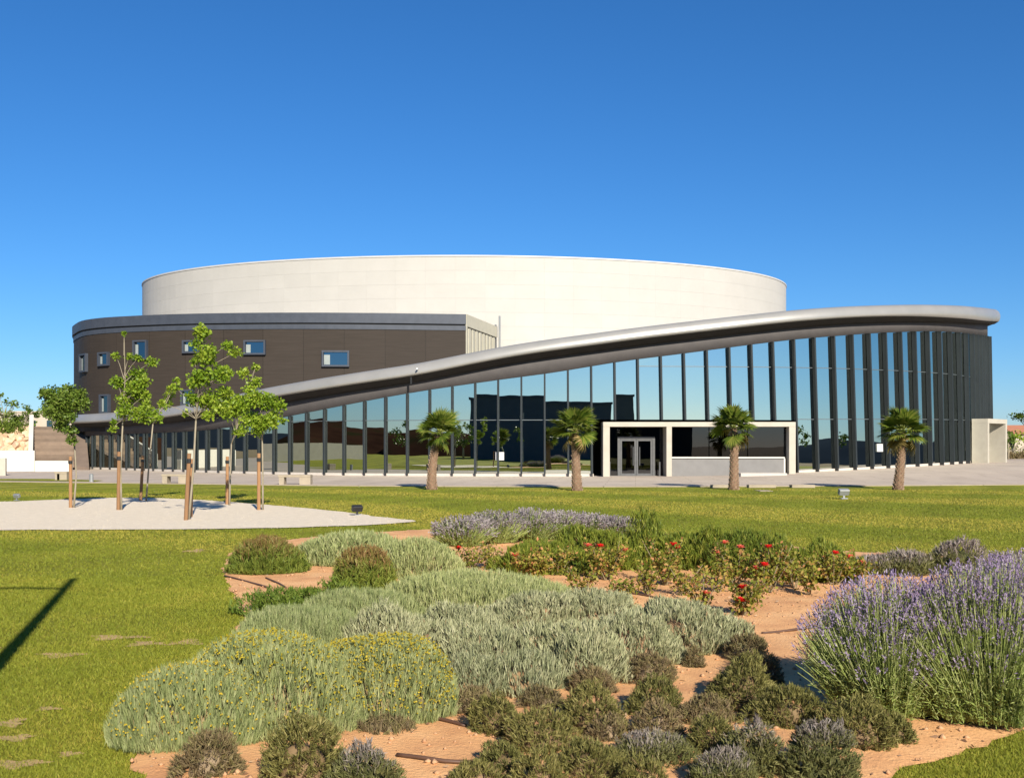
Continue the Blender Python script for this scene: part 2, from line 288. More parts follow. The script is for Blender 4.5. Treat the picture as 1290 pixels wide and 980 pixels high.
M['frond_dry'] = leafmat('dry_palm_frond_leaf', [(0.0, (0.17, 0.14, 0.04)), (0.6, (0.27, 0.2, 0.06)), (1.0, (0.36, 0.27, 0.11))], 0.25, 0.6)

# ------------------------------------------------------------------ ground sheets
def sheet(name, poly, zoff, mat, step=2.0, kind='structure', parent=None, cut=None):
    """flat-on-terrain sheet: polygon cut along a world grid and laid on gz"""
    bm = bmesh.new(); vs_ = [bm.verts.new((x, y, 0)) for x, y in poly]; bm.faces.new(vs_); bm.normal_update()
    xs = [p[0] for p in poly]; ys = [p[1] for p in poly]
    if step:
        for ax, lo, hi in ((0, min(xs), max(xs)), (1, min(ys), max(ys))):
            c = math.ceil(lo / step) * step
            while c < hi:
                co = [0, 0, 0]; co[ax] = c; no = [0, 0, 0]; no[ax] = 1
                bmesh.ops.bisect_plane(bm, geom=bm.verts[:] + bm.edges[:] + bm.faces[:], plane_co=co, plane_no=no); c += step
    for v in bm.verts: v.co.z = float(gz(v.co.x, v.co.y)) + zoff
    for f in bm.faces:
        if f.normal.z < 0: f.normal_flip()
    bmesh.ops.recalc_face_normals(bm, faces=bm.faces)
    if sum(f.normal.z for f in bm.faces) < 0: bmesh.ops.reverse_faces(bm, faces=bm.faces)
    me = bpy.data.meshes.new(name); bm.to_mesh(me); bm.free(); me.materials.append(mat)
    o = link(name, me, parent); tag(o, kind=kind); return o
def smooth_poly(pts, n=8):
    out = []; k = len(pts)
    for i in range(k):
        p0, p1, p2, p3 = [np.array(pts[(i + j) % k], float) for j in (-1, 0, 1, 2)]
        for t in np.linspace(0, 1, n, endpoint=False):
            out.append(tuple(0.5 * ((2 * p1) + (-p0 + p2) * t + (2 * p0 - 5 * p1 + 4 * p2 - p3) * t * t + (-p0 + 3 * p1 - 3 * p2 + p3) * t ** 3)))
    return out
gs = 4000.0
gx = np.concatenate([[-gs, -1200, -500, -250], np.arange(-150, 151, 10.0), [250, 500, 1200, gs]])
gyv = np.concatenate([[-gs, -1200, -500, -250], np.arange(-150, 201, 10.0), [300, 600, 1300, gs]])
GX, GY = np.meshgrid(gx, gyv); GV = np.stack([GX, GY, gz(GX, GY) - 0.35], -1).reshape(-1, 3)
nx_, ny_ = len(gx), len(gyv); ii = (np.arange(ny_ - 1)[:, None] * nx_ + np.arange(nx_ - 1)[None]).ravel()
tag(big('ground', GV, np.stack([ii, ii + 1, ii + nx_ + 1, ii + nx_], -1), M['ground']), kind='structure')

EDGE = [(-140, 55.7)] + [gp(px, py) for px, py in ((-300, 606), (0, 607), (120, 608.5), (250, 610), (400, 612), (560, 613), (760, 613.5), (960, 613), (1130, 612), (1290, 611))] + [(60, 51.0), (140, 54)]
lawn_poly = [(-140, -70), (140, -70)] + EDGE[::-1]
sheet('lawn', lawn_poly, 0.0, M['lawn'], 4.0)
plaza_poly = EDGE + [(140, 175), (-140, 175)]
sheet('plaza_pavement', plaza_poly, 0.03, M['paving'], 4.0)
# thin strip of turf in front of the white wall, and the path beside it
strip = [gp(-120, 604.0), gp(60, 604.0), gp(130, 606.0), gp(120, 607.4), gp(0, 606.2), gp(-120, 605.4)]
sheet('turf_strip', strip, 0.045, M['lawn'], 4.0)
# kerb stones along the lawn edge
kb = empty('kerb'); tag(kb, kind='structure')
for i in range(1, len(EDGE) - 2):
    a, b = np.array(EDGE[i]), np.array(EDGE[i + 1]); n = max(1, int(np.linalg.norm(b - a) / 2.0)); d = (b - a) / n; u = d / np.linalg.norm(d); w = np.array([-u[1], u[0]])
    for k in range(n):
        p = a + d * k + u * 0.012; q = a + d * (k + 1) - u * 0.012; zz = float(gz(*p)); z2 = float(gz(*q))
        bq = [(*(p - w * .09), zz - .1), (*(q - w * .09), z2 - .1), (*(q + w * .09), z2 - .1), (*(p + w * .09), zz - .1)]
        tq = [(*(p - w * .09), zz + .04), (*(q - w * .09), z2 + .04), (*(q + w * .09), z2 + .04), (*(p + w * .09), zz + .04)]
        MB().hexa(bq, tq).build('kerb_stone', M['kerb'], kb)
# pale gravel island with young trees
sand_px = [(-330, 652), (-180, 637), (0, 632.5), (70, 630), (150, 627.5), (230, 629), (330, 636), (420, 644), (480, 652), (522, 657.5), (440, 663), (300, 666.5), (120, 668), (-100, 668.5), (-280, 664)]
def ragged(poly, step, amp, seed):
    r = np.random.default_rng(seed); out = []; k = len(poly)
    for i in range(k):
        a, b = np.array(poly[i]), np.array(poly[(i + 1) % k]); L_ = np.linalg.norm(b - a); n = max(1, int(L_ / step)); w = np.array((-(b - a)[1], (b - a)[0])) / max(L_, 1e-6)
        for q in range(n): out.append(tuple(a + (b - a) * q / n + w * r.normal(0, amp)))
    return out
sand_poly = ragged(smooth_poly([gp(*p) for p in sand_px], 6), .35, .05, 1)
sheet('gravel_island', sand_poly, 0.02, M['sand'], 3.0)
# garden bed
bed_px = [(185, 1010), (172, 950), (190, 895), (250, 842), (296, 800), (303, 770), (288, 738), (283, 712), (305, 690), (400, 676), (520, 668), (640, 662), (780, 667), (920, 681), (1060, 694), (1290, 706), (1500, 720), (1620, 790), (1480, 890), (1290, 922), (1190, 955), (1110, 985), (1080, 1040), (900, 1120), (500, 1140), (260, 1090)]
bed_poly = ragged(smooth_poly([gp(*p) for p in bed_px], 6), .14, .022, 2)
def inpoly(P, poly):
    poly = np.asarray(poly); x, y = P[:, 0], P[:, 1]; ins = np.zeros(len(P), bool); j = len(poly) - 1
    for i in range(len(poly)):
        xi, yi = poly[i]; xj, yj = poly[j]
        c = ((yi > y) != (yj > y)) & (x < (xj - xi) * (y - yi) / (yj - yi + 1e-12) + xi); ins ^= c; j = i
    return ins
def bed_z(x, y):
    return 0.022 + 0.014 * np.sin(x * 3.1 + 1.3 * np.sin(y * 2.2)) * np.sin(y * 2.7 + x)
def bed_sheet():
    bm = bmesh.new(); bm.faces.new([bm.verts.new((x, y, 0)) for x, y in bed_poly])
    xs = [p[0] for p in bed_poly]; ys = [p[1] for p in bed_poly]
    for ax, lo, hi in ((0, min(xs), max(xs)), (1, min(ys), max(ys))):
        c = lo + 0.25
        while c < hi:
            co = [0, 0, 0]; co[ax] = c; no = [0, 0, 0]; no[ax] = 1
            bmesh.ops.bisect_plane(bm, geom=bm.verts[:] + bm.edges[:] + bm.faces[:], plane_co=co, plane_no=no); c += 0.25
    for v in bm.verts: v.co.z = float(bed_z(v.co.x, v.co.y)) if not v.is_boundary else 0.006
    bmesh.ops.recalc_face_normals(bm, faces=bm.faces)
    if sum(f.normal.z for f in bm.faces) < 0: bmesh.ops.reverse_faces(bm, faces=bm.faces)
    me = bpy.data.meshes.new('garden_soil'); bm.to_mesh(me); bm.free(); me.materials.append(M['soil'])
    for p in me.polygons: p.use_smooth = True
    tag(link('garden_soil', me), kind='structure')
bed_sheet()
# bare patches worn into the lawn
BARE = [(77, 825, 34, 4), (147, 803, 40, 3.5), (184, 811, 26, 3.5), (235, 809, 24, 4.5), (11, 911, 24, 6), (18, 930, 28, 5), (20, 962, 45, 6), (88, 950, 16, 4), (60, 893, 18, 3), (-20, 815, 25, 3.5), (245, 694, 14, 2)]
bare_world = []
for k, (bx, by, bw, bh) in enumerate(BARE):
    cx, cy = gp(bx, by); rx = bw / F * cy; ry = abs(gp(bx, by - bh)[1] - cy)
    bare_world.append((cx, cy, rx, ry))
    pts = []
    for t in np.linspace(0, 2 * math.pi, 44, endpoint=False):
        q = 0.8 + 0.25 * math.sin(3 * t + k) + 0.14 * math.sin(7 * t + 2 * k) + random.uniform(-.13, .13)
        pts.append((cx + rx * q * math.cos(t), cy + ry * q * math.sin(t)))
    sheet('bare_earth', pts, 0.004 + 0.0012 * (k % 3), M['bare'], 0)

# ------------------------------------------------------------------ concert hall
def X_of(px, D): return (px - 645) / F * D
fac_ctrl = [(107, 89), (150, 83.6), (200, 79), (250, 75.3), (320, 71.3), (400, 68.2), (480, 66.6), (560, 65.8), (640, 65.4), (720, 65.3), (800, 65.4), (900, 65.8), (1000, 66.8), (1075, 68.3), (1150, 71), (1198, 74), (1225, 77.6), (1237, 82), (1240, 86)]
loop = [(X_of(p, d), d) for p, d in fac_ctrl] + [(40.4, 95), (41, 108), (34, 124), (18, 138), (-5, 142), (-28, 137), (-41, 125), (-43, 112), (-40.8, 101)]
LP = np.array(smooth_poly(loop, 24))
seg = np.linalg.norm(np.roll(LP, -1, 0) - LP, axis=1); S = np.concatenate([[0], np.cumsum(seg)]); LTOT = S[-1]
LPc = np.vstack([LP, LP[:1]])
def fpos(s):
    s = s % LTOT; return np.array([np.interp(s, S, LPc[:, 0]), np.interp(s, S, LPc[:, 1])])
def fnor(s):
    a, b = fpos(s - 0.6), fpos(s + 0.6); t = (b - a) / np.linalg.norm(b - a); return np.array([t[1], -t[0]])
n_vis = (len(fac_ctrl) - 1) * 24
S_R = S[n_vis]                      # right-hand tangent
pxs = 645 + F * LP[:n_vis + 1, 0] / LP[:n_vis + 1, 1]; pxs = np.maximum.accumulate(pxs)
def ctrl_z(lst):
    """heights at photo columns -> heights along the curve, smoothed"""
    px_, py_ = np.array(lst, float).T
    y = np.interp(pxs, px_, py_); D = LP[:n_vis + 1, 1]; z = CH + (HZ - y) / F * D
    g = np.linspace(0, S_R, 400); zz = np.interp(g, S[:n_vis + 1], z); k = np.hanning(25); k /= k.sum()
    zz = np.convolve(np.pad(zz, 12, mode='edge'), k, mode='valid'); return g, zz
gtop = ctrl_z([(107, 549), (180, 546), (250, 543), (300, 537), (340, 529), (365, 524), (408, 515.7), (456, 506), (504, 497), (556, 488.6), (611, 481), (638, 477), (695, 470), (785, 454.5), (845, 447.5), (905, 439.5), (962, 432), (1015, 426), (1066, 422.5), (1091, 420), (1168, 417), (1208, 419), (1243, 424)])
rtop = ctrl_z([(100, 523), (150, 520), (220, 514), (280, 504), (340, 490), (390, 481), (450, 471), (530, 459), (588, 447), (640, 436.5), (700, 427.5), (750, 421), (800, 414), (900, 402.5), (940, 398), (990, 392.5), (1050, 388), (1100, 386), (1150, 385), (1200, 386), (1235, 389), (1247, 391)])
def hz_at(tab, s):
    g, zz = tab; s = s % LTOT
    if s <= S_R: return float(np.interp(s, g, zz))
    t = (s - S_R) / (LTOT - S_R); return float(zz[-1] + (zz[0] - zz[-1]) * sm((t - 0.12) / 0.75))
def zglass(s): return hz_at(gtop, s)
def zrim(s): return hz_at(rtop, s) - 0.55
def lean(s):
    px = float(np.interp(min(s, S_R), S[:n_vis + 1], pxs)); return 0.030 * float(sm((px - 640) / 350)) * (1 - 0.4 * float(sm((px - 1120) / 120)))
def fpt(s, z, off=0.0):
    p = fpos(s) + fnor(s) * off; return (p[0] + lean(s) * (zglass(s) - z), p[1], z)

hall = empty('concert_hall', (0, 90, 0))
tag(hall, 'modern round concert hall with white drum, dark wing and sweeping curved glass front', 'concert hall')
class HMB(MB):
    """shapes in world coordinates, stored relative to the hall's origin"""
    def build(s, name, mat, parent=hall, **kw):
        if parent is hall or getattr(parent, 'parent', None) is hall:
            s.v = [(x, y - 90, z) for x, y, z in s.v]
        return MB.build(s, name, mat, parent, **kw)

FS = 1.48                                     # fin spacing
n_f = int((S_R + 10) / FS); svals = [0.15 + i * FS for i in range(n_f + 1)]
PORT = (X_of(759, 65.0), X_of(1000, 65.0))    # main entrance extent in X
def in_port(s):
    p = fpos(s); return p[1] < 70 and PORT[0] - 0.3 < p[0] < PORT[1] + 0.2
PZ = 3.62
for s in svals:
    t, nn = (lambda n: (np.array([-n[1], n[0]]), n))(fnor(s)); zt = zglass(s); g = float(gz(*fpos(s)))
    zb = PZ if in_port(s) else g + 0.22
    wv = 0.055; fd = 0.20 + 0.15 * float(sm((fpos(s)[0] + 17) / 34))
    def ring(z, o0, o1, w=wv):
        out = []
        for o, sg in ((o0, -1), (o1, -1), (o1, 1), (o0, 1)):
            p = fpt(s, z, o); out.append((p[0] + t[0] * w * sg, p[1] + t[1] * w * sg, z))
        return out
    HMB().hexa(ring(zb, 0.03, fd), ring(zt - 0.01, 0.03, fd)).build('fin', M['fin'])
    if not in_port(s):
        HMB().hexa(ring(g - 0.02, 0.05, fd - .04, 0.045), ring(zb, 0.05, fd - .04, 0.045)).build('fin_foot', M['fin_foot'])
for i in range(n_f):
    s0, s1 = svals[i] + 0.04, svals[i + 1] - 0.04; sc_ = 0.5 * (s0 + s1); zt = min(zglass(s0), zglass(s1)); g = float(gz(*fpos(sc_)))
    port = in_port(s0) or in_port(s1)
    lv = [PZ + 0.03 if port else g + 0.2]
    for zl in (PZ + 0.4 * g, 7.05 + 0.15 * g):
        if zl > lv[0] + 0.3 and zl < zt - 0.25: lv.append(zl)
    lv.append(None)
    tw = rng.normal(0, 0.003)
    for j in range(len(lv) - 1):
        a = lv[j] + (0.025 if j else 0)
        def top(s): return zglass(s) - 0.01 if lv[j + 1] is None else lv[j + 1] - 0.025
        o0, o1 = tw + rng.normal(0, 0.0007), -tw; ob = rng.normal(0, 0.004)
        q = [fpt(s0, a, o0 + ob), fpt(s1, a, o1 + ob), fpt(s1, top(s1), o1), fpt(s0, top(s0), o0)]
        qb = [fpt(s0, a, o0 + ob - .03), fpt(s1, a, o1 + ob - .03), fpt(s1, top(s1), o1 - .03), fpt(s0, top(s0), o0 - .03)]
        m = HMB(); m.add(q + qb, [(0, 1, 2, 3), (7, 6, 5, 4), (0, 4, 5, 1), (1, 5, 6, 2), (2, 6, 7, 3), (3, 7, 4, 0)]); m.build('glass_pane', M['glass'])
        if j:
            zt0 = lv[j]
            HMB().hexa([fpt(s0, zt0 - .022, -.03), fpt(s1, zt0 - .022, -.03), fpt(s1, zt0 - .022, .035), fpt(s0, zt0 - .022, .035)],
                       [fpt(s0, zt0 + .022, -.03), fpt(s1, zt0 + .022, -.03), fpt(s1, zt0 + .022, .035), fpt(s0, zt0 + .022, .035)]).build('transom', M['mullion'])
# plinth under the glass
def strip_mesh(name, mat, s0, s1, lo, hi, o0, o1, n=200, skip=None):
    m = HMB(); ss = np.linspace(s0, s1, n)
    for a, b in zip(ss[:-1], ss[1:]):
        if skip and (skip(a) or skip(b)): continue
        m.hexa([fpt(a, lo(a), o0), fpt(b, lo(b), o0), fpt(b, lo(b), o1), fpt(a, lo(a), o1)], [fpt(a, hi(a), o0), fpt(b, hi(b), o0), fpt(b, hi(b), o1), fpt(a, hi(a), o1)])
    o = m.build(name, mat); return o
gzs = lambda s: float(gz(*fpos(s)))
for sa_, sb_ in ((0, next(s for s in svals if in_port(s)) - 0.05), (max(s for s in svals if in_port(s)) + 0.05, S_R + 10)): strip_mesh('plinth', M['plinth'], sa_, sb_, lambda s: gzs(s) - 0.1, lambda s: gzs(s) + 0.19, -0.25, 0.02, 120, in_port)
# fascia, soffit, rim, roof as continuous sweeps
def sweep(name, mat, sect, s0, s1, n, closed=False, smooth=True):
    """sect(s) -> list of (offset, z) making a closed profile"""
    ss = np.linspace(s0, s1, n, endpoint=not closed); V = []; k = None
    for s in ss:
        pr = sect(s); k = len(pr); c = fpos(s); nn = fnor(s)
        for o, z in pr: V.append((c[0] + nn[0] * o, c[1] + nn[1] * o - 90, z))
    Fc = []
    rows = n if closed else n - 1
    for i in range(rows):
        i2 = (i + 1) % n
        for j in range(k): Fc.append((i * k + j, i * k + (j + 1) % k, i2 * k + (j + 1) % k, i2 * k + j))
    o = big(name, V, Fc, mat, hall, smooth=smooth)
    bm = bmesh.new(); bm.from_mesh(o.data); bmesh.ops.recalc_face_normals(bm, faces=bm.faces); bm.to_mesh(o.data); bm.free()
    return o
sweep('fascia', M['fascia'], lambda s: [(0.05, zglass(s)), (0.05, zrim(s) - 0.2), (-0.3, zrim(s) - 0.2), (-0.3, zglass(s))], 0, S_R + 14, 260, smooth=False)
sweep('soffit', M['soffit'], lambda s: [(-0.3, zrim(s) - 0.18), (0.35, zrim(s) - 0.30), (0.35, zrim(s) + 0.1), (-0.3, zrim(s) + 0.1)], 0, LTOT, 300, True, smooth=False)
def rim_w(s):
    s_ = s % LTOT; return float(sm((s_ - S_R + 26) / 18)) * (1 - float(sm((s_ - LTOT + 20) / 18)))
def rim_off(s): return 0.60 - 0.12 * rim_w(s)
def rim_sec(s):
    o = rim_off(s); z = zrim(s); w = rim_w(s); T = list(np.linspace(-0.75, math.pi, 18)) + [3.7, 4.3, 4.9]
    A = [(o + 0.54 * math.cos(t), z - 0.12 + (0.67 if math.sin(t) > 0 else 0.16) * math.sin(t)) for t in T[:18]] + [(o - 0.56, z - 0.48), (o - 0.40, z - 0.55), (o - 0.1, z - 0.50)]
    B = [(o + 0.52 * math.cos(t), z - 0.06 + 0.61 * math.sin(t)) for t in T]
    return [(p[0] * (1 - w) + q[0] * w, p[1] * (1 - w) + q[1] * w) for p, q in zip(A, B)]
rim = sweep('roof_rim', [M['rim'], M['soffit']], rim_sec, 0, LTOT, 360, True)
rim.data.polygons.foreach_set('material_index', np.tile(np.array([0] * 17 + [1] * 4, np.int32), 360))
# back wall behind the visible glazing
sweep('rear_wall', M['fascia'], lambda s: [(0.05, -0.2), (0.05, zrim(s) - 0.2), (-0.25, zrim(s) - 0.2), (-0.25, -0.2)], S_R + 9.4, LTOT + 0.1, 160, smooth=False)
# drum
DC = np.array([-5.1, 113.0]); DA, DB = 34.9, 21.0; DZ = 19.0
def drum_pt(t, z, k=0.0): return (DC[0] + (DA + k) * math.sin(t), DC[1] - (DB + k) * math.cos(t), z)
V = []; nr = 240
for i in range(nr):
    s = LTOT * i / nr; c = fpos(s) + fnor(s) * 0.45; V.append((c[0], c[1] - 90, zrim(s) + 0.35))
for i in range(nr):
    s = LTOT * i / nr; c = fpos(s); d = c - DC; t = math.atan2(d[0] / DA, -d[1] / DB); q = drum_pt(t, 0, -1.0); V.append((q[0], q[1] - 90, zrim(s) + 0.3))
big('roof', V, [(i, (i + 1) % nr, nr + (i + 1) % nr, nr + i) for i in range(nr)], M['roof'], hall, smooth=True)
m = HMB(); nd = 160
for i in range(nd):
    a, b = 2 * math.pi * i / nd, 2 * math.pi * (i + 1) / nd
    m.add([drum_pt(a, 3, -.12), drum_pt(b, 3, -.12), drum_pt(b, DZ - .05, -.12), drum_pt(a, DZ - .05, -.12)], [(0, 1, 2, 3)])
    m.add([drum_pt(a, DZ - .05, -.12), drum_pt(b, DZ - .05, -.12), (DC[0], DC[1], DZ + 0.4)], [(0, 1, 2)])
drum = m.build('drum', M['drum'], smooth=True)
rows = 8; z0d = 9.0; hd = (DZ - z0d) / rows; ncol = 36
# equal-length panels round the front half
tt = np.linspace(-1.75, 1.75, 2000); pp = np.array([drum_pt(t, 0)[:2] for t in tt]); cl = np.concatenate([[0], np.cumsum(np.linalg.norm(np.diff(pp, axis=0), axis=1))])
for r in range(rows):
    for c in range(ncol):
        o = 0.0
        ta = np.interp(cl[-1] * (c + o) / ncol, cl, tt); tb = np.interp(cl[-1] * (c + 1 + o) / ncol, cl, tt); e = (tb - ta) * 0.0007
        ts = np.linspace(ta + e, tb - e, 4); m = HMB(); za, zb_ = z0d + r * hd + 0.003, z0d + (r + 1) * hd - 0.003
        vs_ = [drum_pt(t, z, k) for z in (za, zb_) for k in (-0.1, 0.0) for t in ts]
        fs = []
        for q in range(3):
            fs += [(4 + q, 5 + q, 13 + q, 12 + q), (q + 12, q + 13, q + 9, q + 8), (q, q + 1, q + 5, q + 4)]
        fs += [(0, 4, 12, 8), (3, 11, 15, 7)]
        m.add(vs_, fs); m.build('panel', M['drum'], drum)
# bright cap strip round the drum's top
m = HMB()
for i in range(nd):
    a, b = 2 * math.pi * i / nd, 2 * math.pi * (i + 1) / nd
    m.hexa([drum_pt(a, DZ - .01, -.3), drum_pt(b, DZ - .01, -.3), drum_pt(b, DZ - .01, .06), drum_pt(a, DZ - .01, .06)], [drum_pt(a, DZ + .13, -.3), drum_pt(b, DZ + .13, -.3), drum_pt(b, DZ + .13, .06), drum_pt(a, DZ + .13, .06)])
cap = m.build('drum_coping', M['drum_cap'])
# dark upper wing
wing_ctrl = [(93, 92.5), (97, 89.5), (106, 87), (125, 85.4), (150, 84.4), (200, 83.2), (250, 82.5), (320, 82.0), (400, 81.9), (480, 82.2), (587, 82.9)]
wp = [np.array((X_of(p, d), d)) for p, d in wing_ctrl]; wp = [np.array((-43.6, 107)), np.array((-41.6, 98.5))] + wp
W = []
for i in range(len(wp) - 1):
    p0 = wp[max(i - 1, 0)]; p1, p2 = wp[i], wp[i + 1]; p3 = wp[min(i + 2, len(wp) - 1)]
    for t in np.linspace(0, 1, 16, endpoint=False): W.append(0.5 * ((2 * p1) + (-p0 + p2) * t + (2 * p0 - 5 * p1 + 4 * p2 - p3) * t * t + (-p0 + 3 * p1 - 3 * p2 + p3) * t ** 3))
W.append(wp[-1]); W = np.array(W); WS = np.concatenate([[0], np.cumsum(np.linalg.norm(np.diff(W, axis=0), axis=1))])
def wpos(s): return np.array([np.interp(s, WS, W[:, 0]), np.interp(s, WS, W[:, 1])])
def wnor(s):
    a, b = wpos(max(s - 0.4, 0)), wpos(min(s + 0.4, WS[-1])); t = (b - a) / np.linalg.norm(b - a); return np.array([t[1], -t[0]])
def w_s(px):
    p = 645 + F * W[:, 0] / W[:, 1]; k = 30; return float(np.interp(px, p[k:], WS[k:]))
WZ = 12.62
def wbox(name, mat, s0, s1, z0, z1, o0, o1, n=2, parent=hall):
    m = HMB(); ss = np.linspace(s0, s1, n + 1)
    def P(s, z, o): p = wpos(s) + wnor(s) * o; return (p[0], p[1], z)
    for a, b in zip(ss[:-1], ss[1:]):
        m.hexa([P(a, z0, o0), P(b, z0, o0), P(b, z0, o1), P(a, z0, o1)], [P(a, z1, o0), P(b, z1, o0), P(b, z1, o1), P(a, z1, o1)])
    return m.build(name, mat, parent)
WL = WS[-1]
wing = wbox('upper_wing_wall', M['joint'], 0.05, WL - 0.1, 3.2, WZ - 0.1, -0.45, -0.06, 60)
npan = 17
for i in range(npan):
    wbox('cladding_panel', M['dark_panel'], WL * i / npan + 0.012, WL * (i + 1) / npan - 0.012, 3.2, WZ - 1.32, -0.05, 0.0, 5, wing)
wbox('coping_lower', M['coping'], 0, WL, WZ - 1.30, WZ - 0.93, -0.05, 0.05, 60)
wbox('coping_gap', M['joint'], 0, WL - .02, WZ - 0.93, WZ - 0.80, -0.05, -0.02, 60)
wbox('coping_upper', M['coping'], 0, WL, WZ - 0.80, WZ, -0.35, 0.14, 60)
# wing side return with cream slats, and its flat roof
c0 = wpos(WL) + np.array((0.02, 0.0)); c1 = np.array((X_of(626, 91.5), 91.5)); dv = (c1 - c0) / np.linalg.norm(c1 - c0); pv = np.array((dv[1], -dv[0])); LR = np.linalg.norm(c1 - c0)
def rbox(name, mat, a, b, z0, z1, o0, o1):
    P = lambda t, z, o: (c0[0] + dv[0] * t + pv[0] * o, c0[1] + dv[1] * t + pv[1] * o, z)
    return HMB().hexa([P(a, z0, o0), P(b, z0, o0), P(b, z0, o1), P(a, z0, o1)], [P(a, z1, o0), P(b, z1, o0), P(b, z1, o1), P(a, z1, o1)]).build(name, mat)
rbox('return_wall', M['grey_wall'], 0.05, LR, 4, WZ - 0.1, -0.3, -0.12)
rbox('return_coping', M['slat'], 0, LR, WZ - 0.95, WZ + 0.02, -0.32, 0.05)
rbox('return_post', M['slat'], 0.0, 0.25, 4, WZ - 0.95, -0.12, 0.04)
for k in range(8):
    a = 0.75 + k * (LR - 0.9) / 8; rbox('slat', M['slat'], a, a + 0.55, 4, WZ - 1.05, -0.10, 0.0)
m = HMB(); m.tube([(c1[0] + 0.25, c1[1] - 0.6, 6), (c1[0] + 0.25, c1[1] - 0.6, WZ + 0.9)], 0.09, 8); m.build('vent_pipe', M['greymetal'])
V = [(p[0], p[1], WZ - 0.15) for p in W[::4]] + [(c1[0], c1[1], WZ - 0.15), (-5, 110, WZ - 0.15)]
MBw = HMB(); MBw.add(V, [tuple(range(len(V)))]); MBw.build('wing_roof', M['roof'])
# wing windows: proud metal box frame, deep set pane, pale painted sky reflection
def wing_window(x0, x1, y0, y1):
    s0, s1 = w_s(x0), w_s(x1); D = wpos(0.5 * (s0 + s1))[1]; z1, z0 = zat(y0, D), zat(y1, D); b = 0.14
    root = empty('window', (0, 0, 0)); root.parent = hall
    def P(s, z, o): p = wpos(s) + wnor(s) * o; return (p[0], p[1], z)
    def bx(name, mat, a, c, za, zb, o0, o1):
        m = HMB(); m.hexa([P(a, za, o0), P(c, za, o0), P(c, za, o1), P(a, za, o1)], [P(a, zb, o0), P(c, zb, o0), P(c, zb, o1), P(a, zb, o1)]); return m.build(name, mat, root)
    fr = HMB()
    for a, c, za, zb in ((s0 - b, s1 + b, z1, z1 + b), (s0 - b, s1 + b, z0 - b, z0), (s0 - b, s0, z0, z1), (s1, s1 + b, z0, z1)):
        fr.hexa([P(a, za, -.02), P(c, za, -.02), P(c, za, .26), P(a, za, .26)], [P(a, zb, -.02), P(c, zb, -.02), P(c, zb, .26), P(a, zb, .26)])
    fr.build('frame', M['coping'], root)
    bx('pane', M['window_glass'], s0 + .005, s1 - .005, z0 + .005, z1 - .005, .025, .04)
    bx('reflection_strip', M['reflection_strip'], s0 + .02, s0 + 0.26 * (s1 - s0), z0 + .04, z1 - .2, .045, .06)  # pale strip standing in for sky mirrored at the left of the pane
for w in ((408, 438, 444, 460), (310, 333, 431, 445), (233, 250, 431, 443), (171, 185, 431, 451), (127, 137, 446, 459), (103.5, 110, 448, 467), (129, 138, 499, 519), (231, 243, 493, 509), (313, 326, 491, 503)):
    wing_window(*w)

# main entrance portal
PY = 64.55; gpz = 0.03
def pz(x): return float(gz(x, 65)) + gpz
x0, x1 = PORT; xm = X_of(843, PY); ztp = zat(531.5, PY); zun = zat(537.5, PY)
HMB().box(x0, x1, PY, 66.2, zun, ztp).build('portal_lintel', M['concrete'], bevel=0.015)
for a, b in ((x0, x0 + 0.42), (xm - 0.17, xm + 0.17), (x1 - 0.42, x1)):
    HMB().box(a, b, PY + .003, 66.2, -0.1, zun).build('portal_pier', M['concrete'], bevel=0.015)
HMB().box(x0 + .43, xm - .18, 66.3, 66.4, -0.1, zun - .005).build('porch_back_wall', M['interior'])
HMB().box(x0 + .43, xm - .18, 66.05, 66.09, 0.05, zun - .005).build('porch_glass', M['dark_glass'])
dx0, dx1 = X_of(778, 65.9), X_of(825, 65.9); dzt = zat(550, 65.9)
fr = HMB(); f0 = 0.16
fr.box(dx0, dx0 + f0, 65.85, 66.0, 0.04, dzt); fr.box(dx1 - f0, dx1, 65.85, 66.0, 0.04, dzt); fr.box(dx0 + f0, dx1 - f0, 65.85, 66.0, dzt - f0, dzt)
fr.build('door_frame', M['alu'])
mid = 0.5 * (dx0 + dx1)
for a, b in ((dx0 + f0 + .01, mid - .01), (mid + .01, dx1 - f0 - .01)):
    r_ = HMB(); w_ = 0.11
    r_.box(a, a + w_, 65.88, 65.98, .06, dzt - f0 - .02); r_.box(b - w_, b, 65.88, 65.98, .06, dzt - f0 - .02); r_.box(a + w_, b - w_, 65.88, 65.98, dzt - f0 - .12, dzt - f0 - .02); r_.box(a + w_, b - w_, 65.88, 65.98, .06, .2)
    d_ = r_.build('door', M['alu'])
    HMB().box(a + w_, b - w_, 65.92, 65.94, .2, dzt - f0 - .12).build('door_pane', M['dark_glass'], d_)
    hx = b - .2 if a < mid - .5 else a + .2
    h_ = HMB(); h_.tube([(hx, 65.8, .7), (hx, 65.8, 1.9)], .025, 6); h_.build('door_handle', M['alu'], d_)
for bx_ in (768, 831):
    HMB().tube([(X_of(bx_, 65.4), 65.4, 0), (X_of(bx_, 65.4), 65.4, 0.95)], .05, 8).build('post', M['alu'])
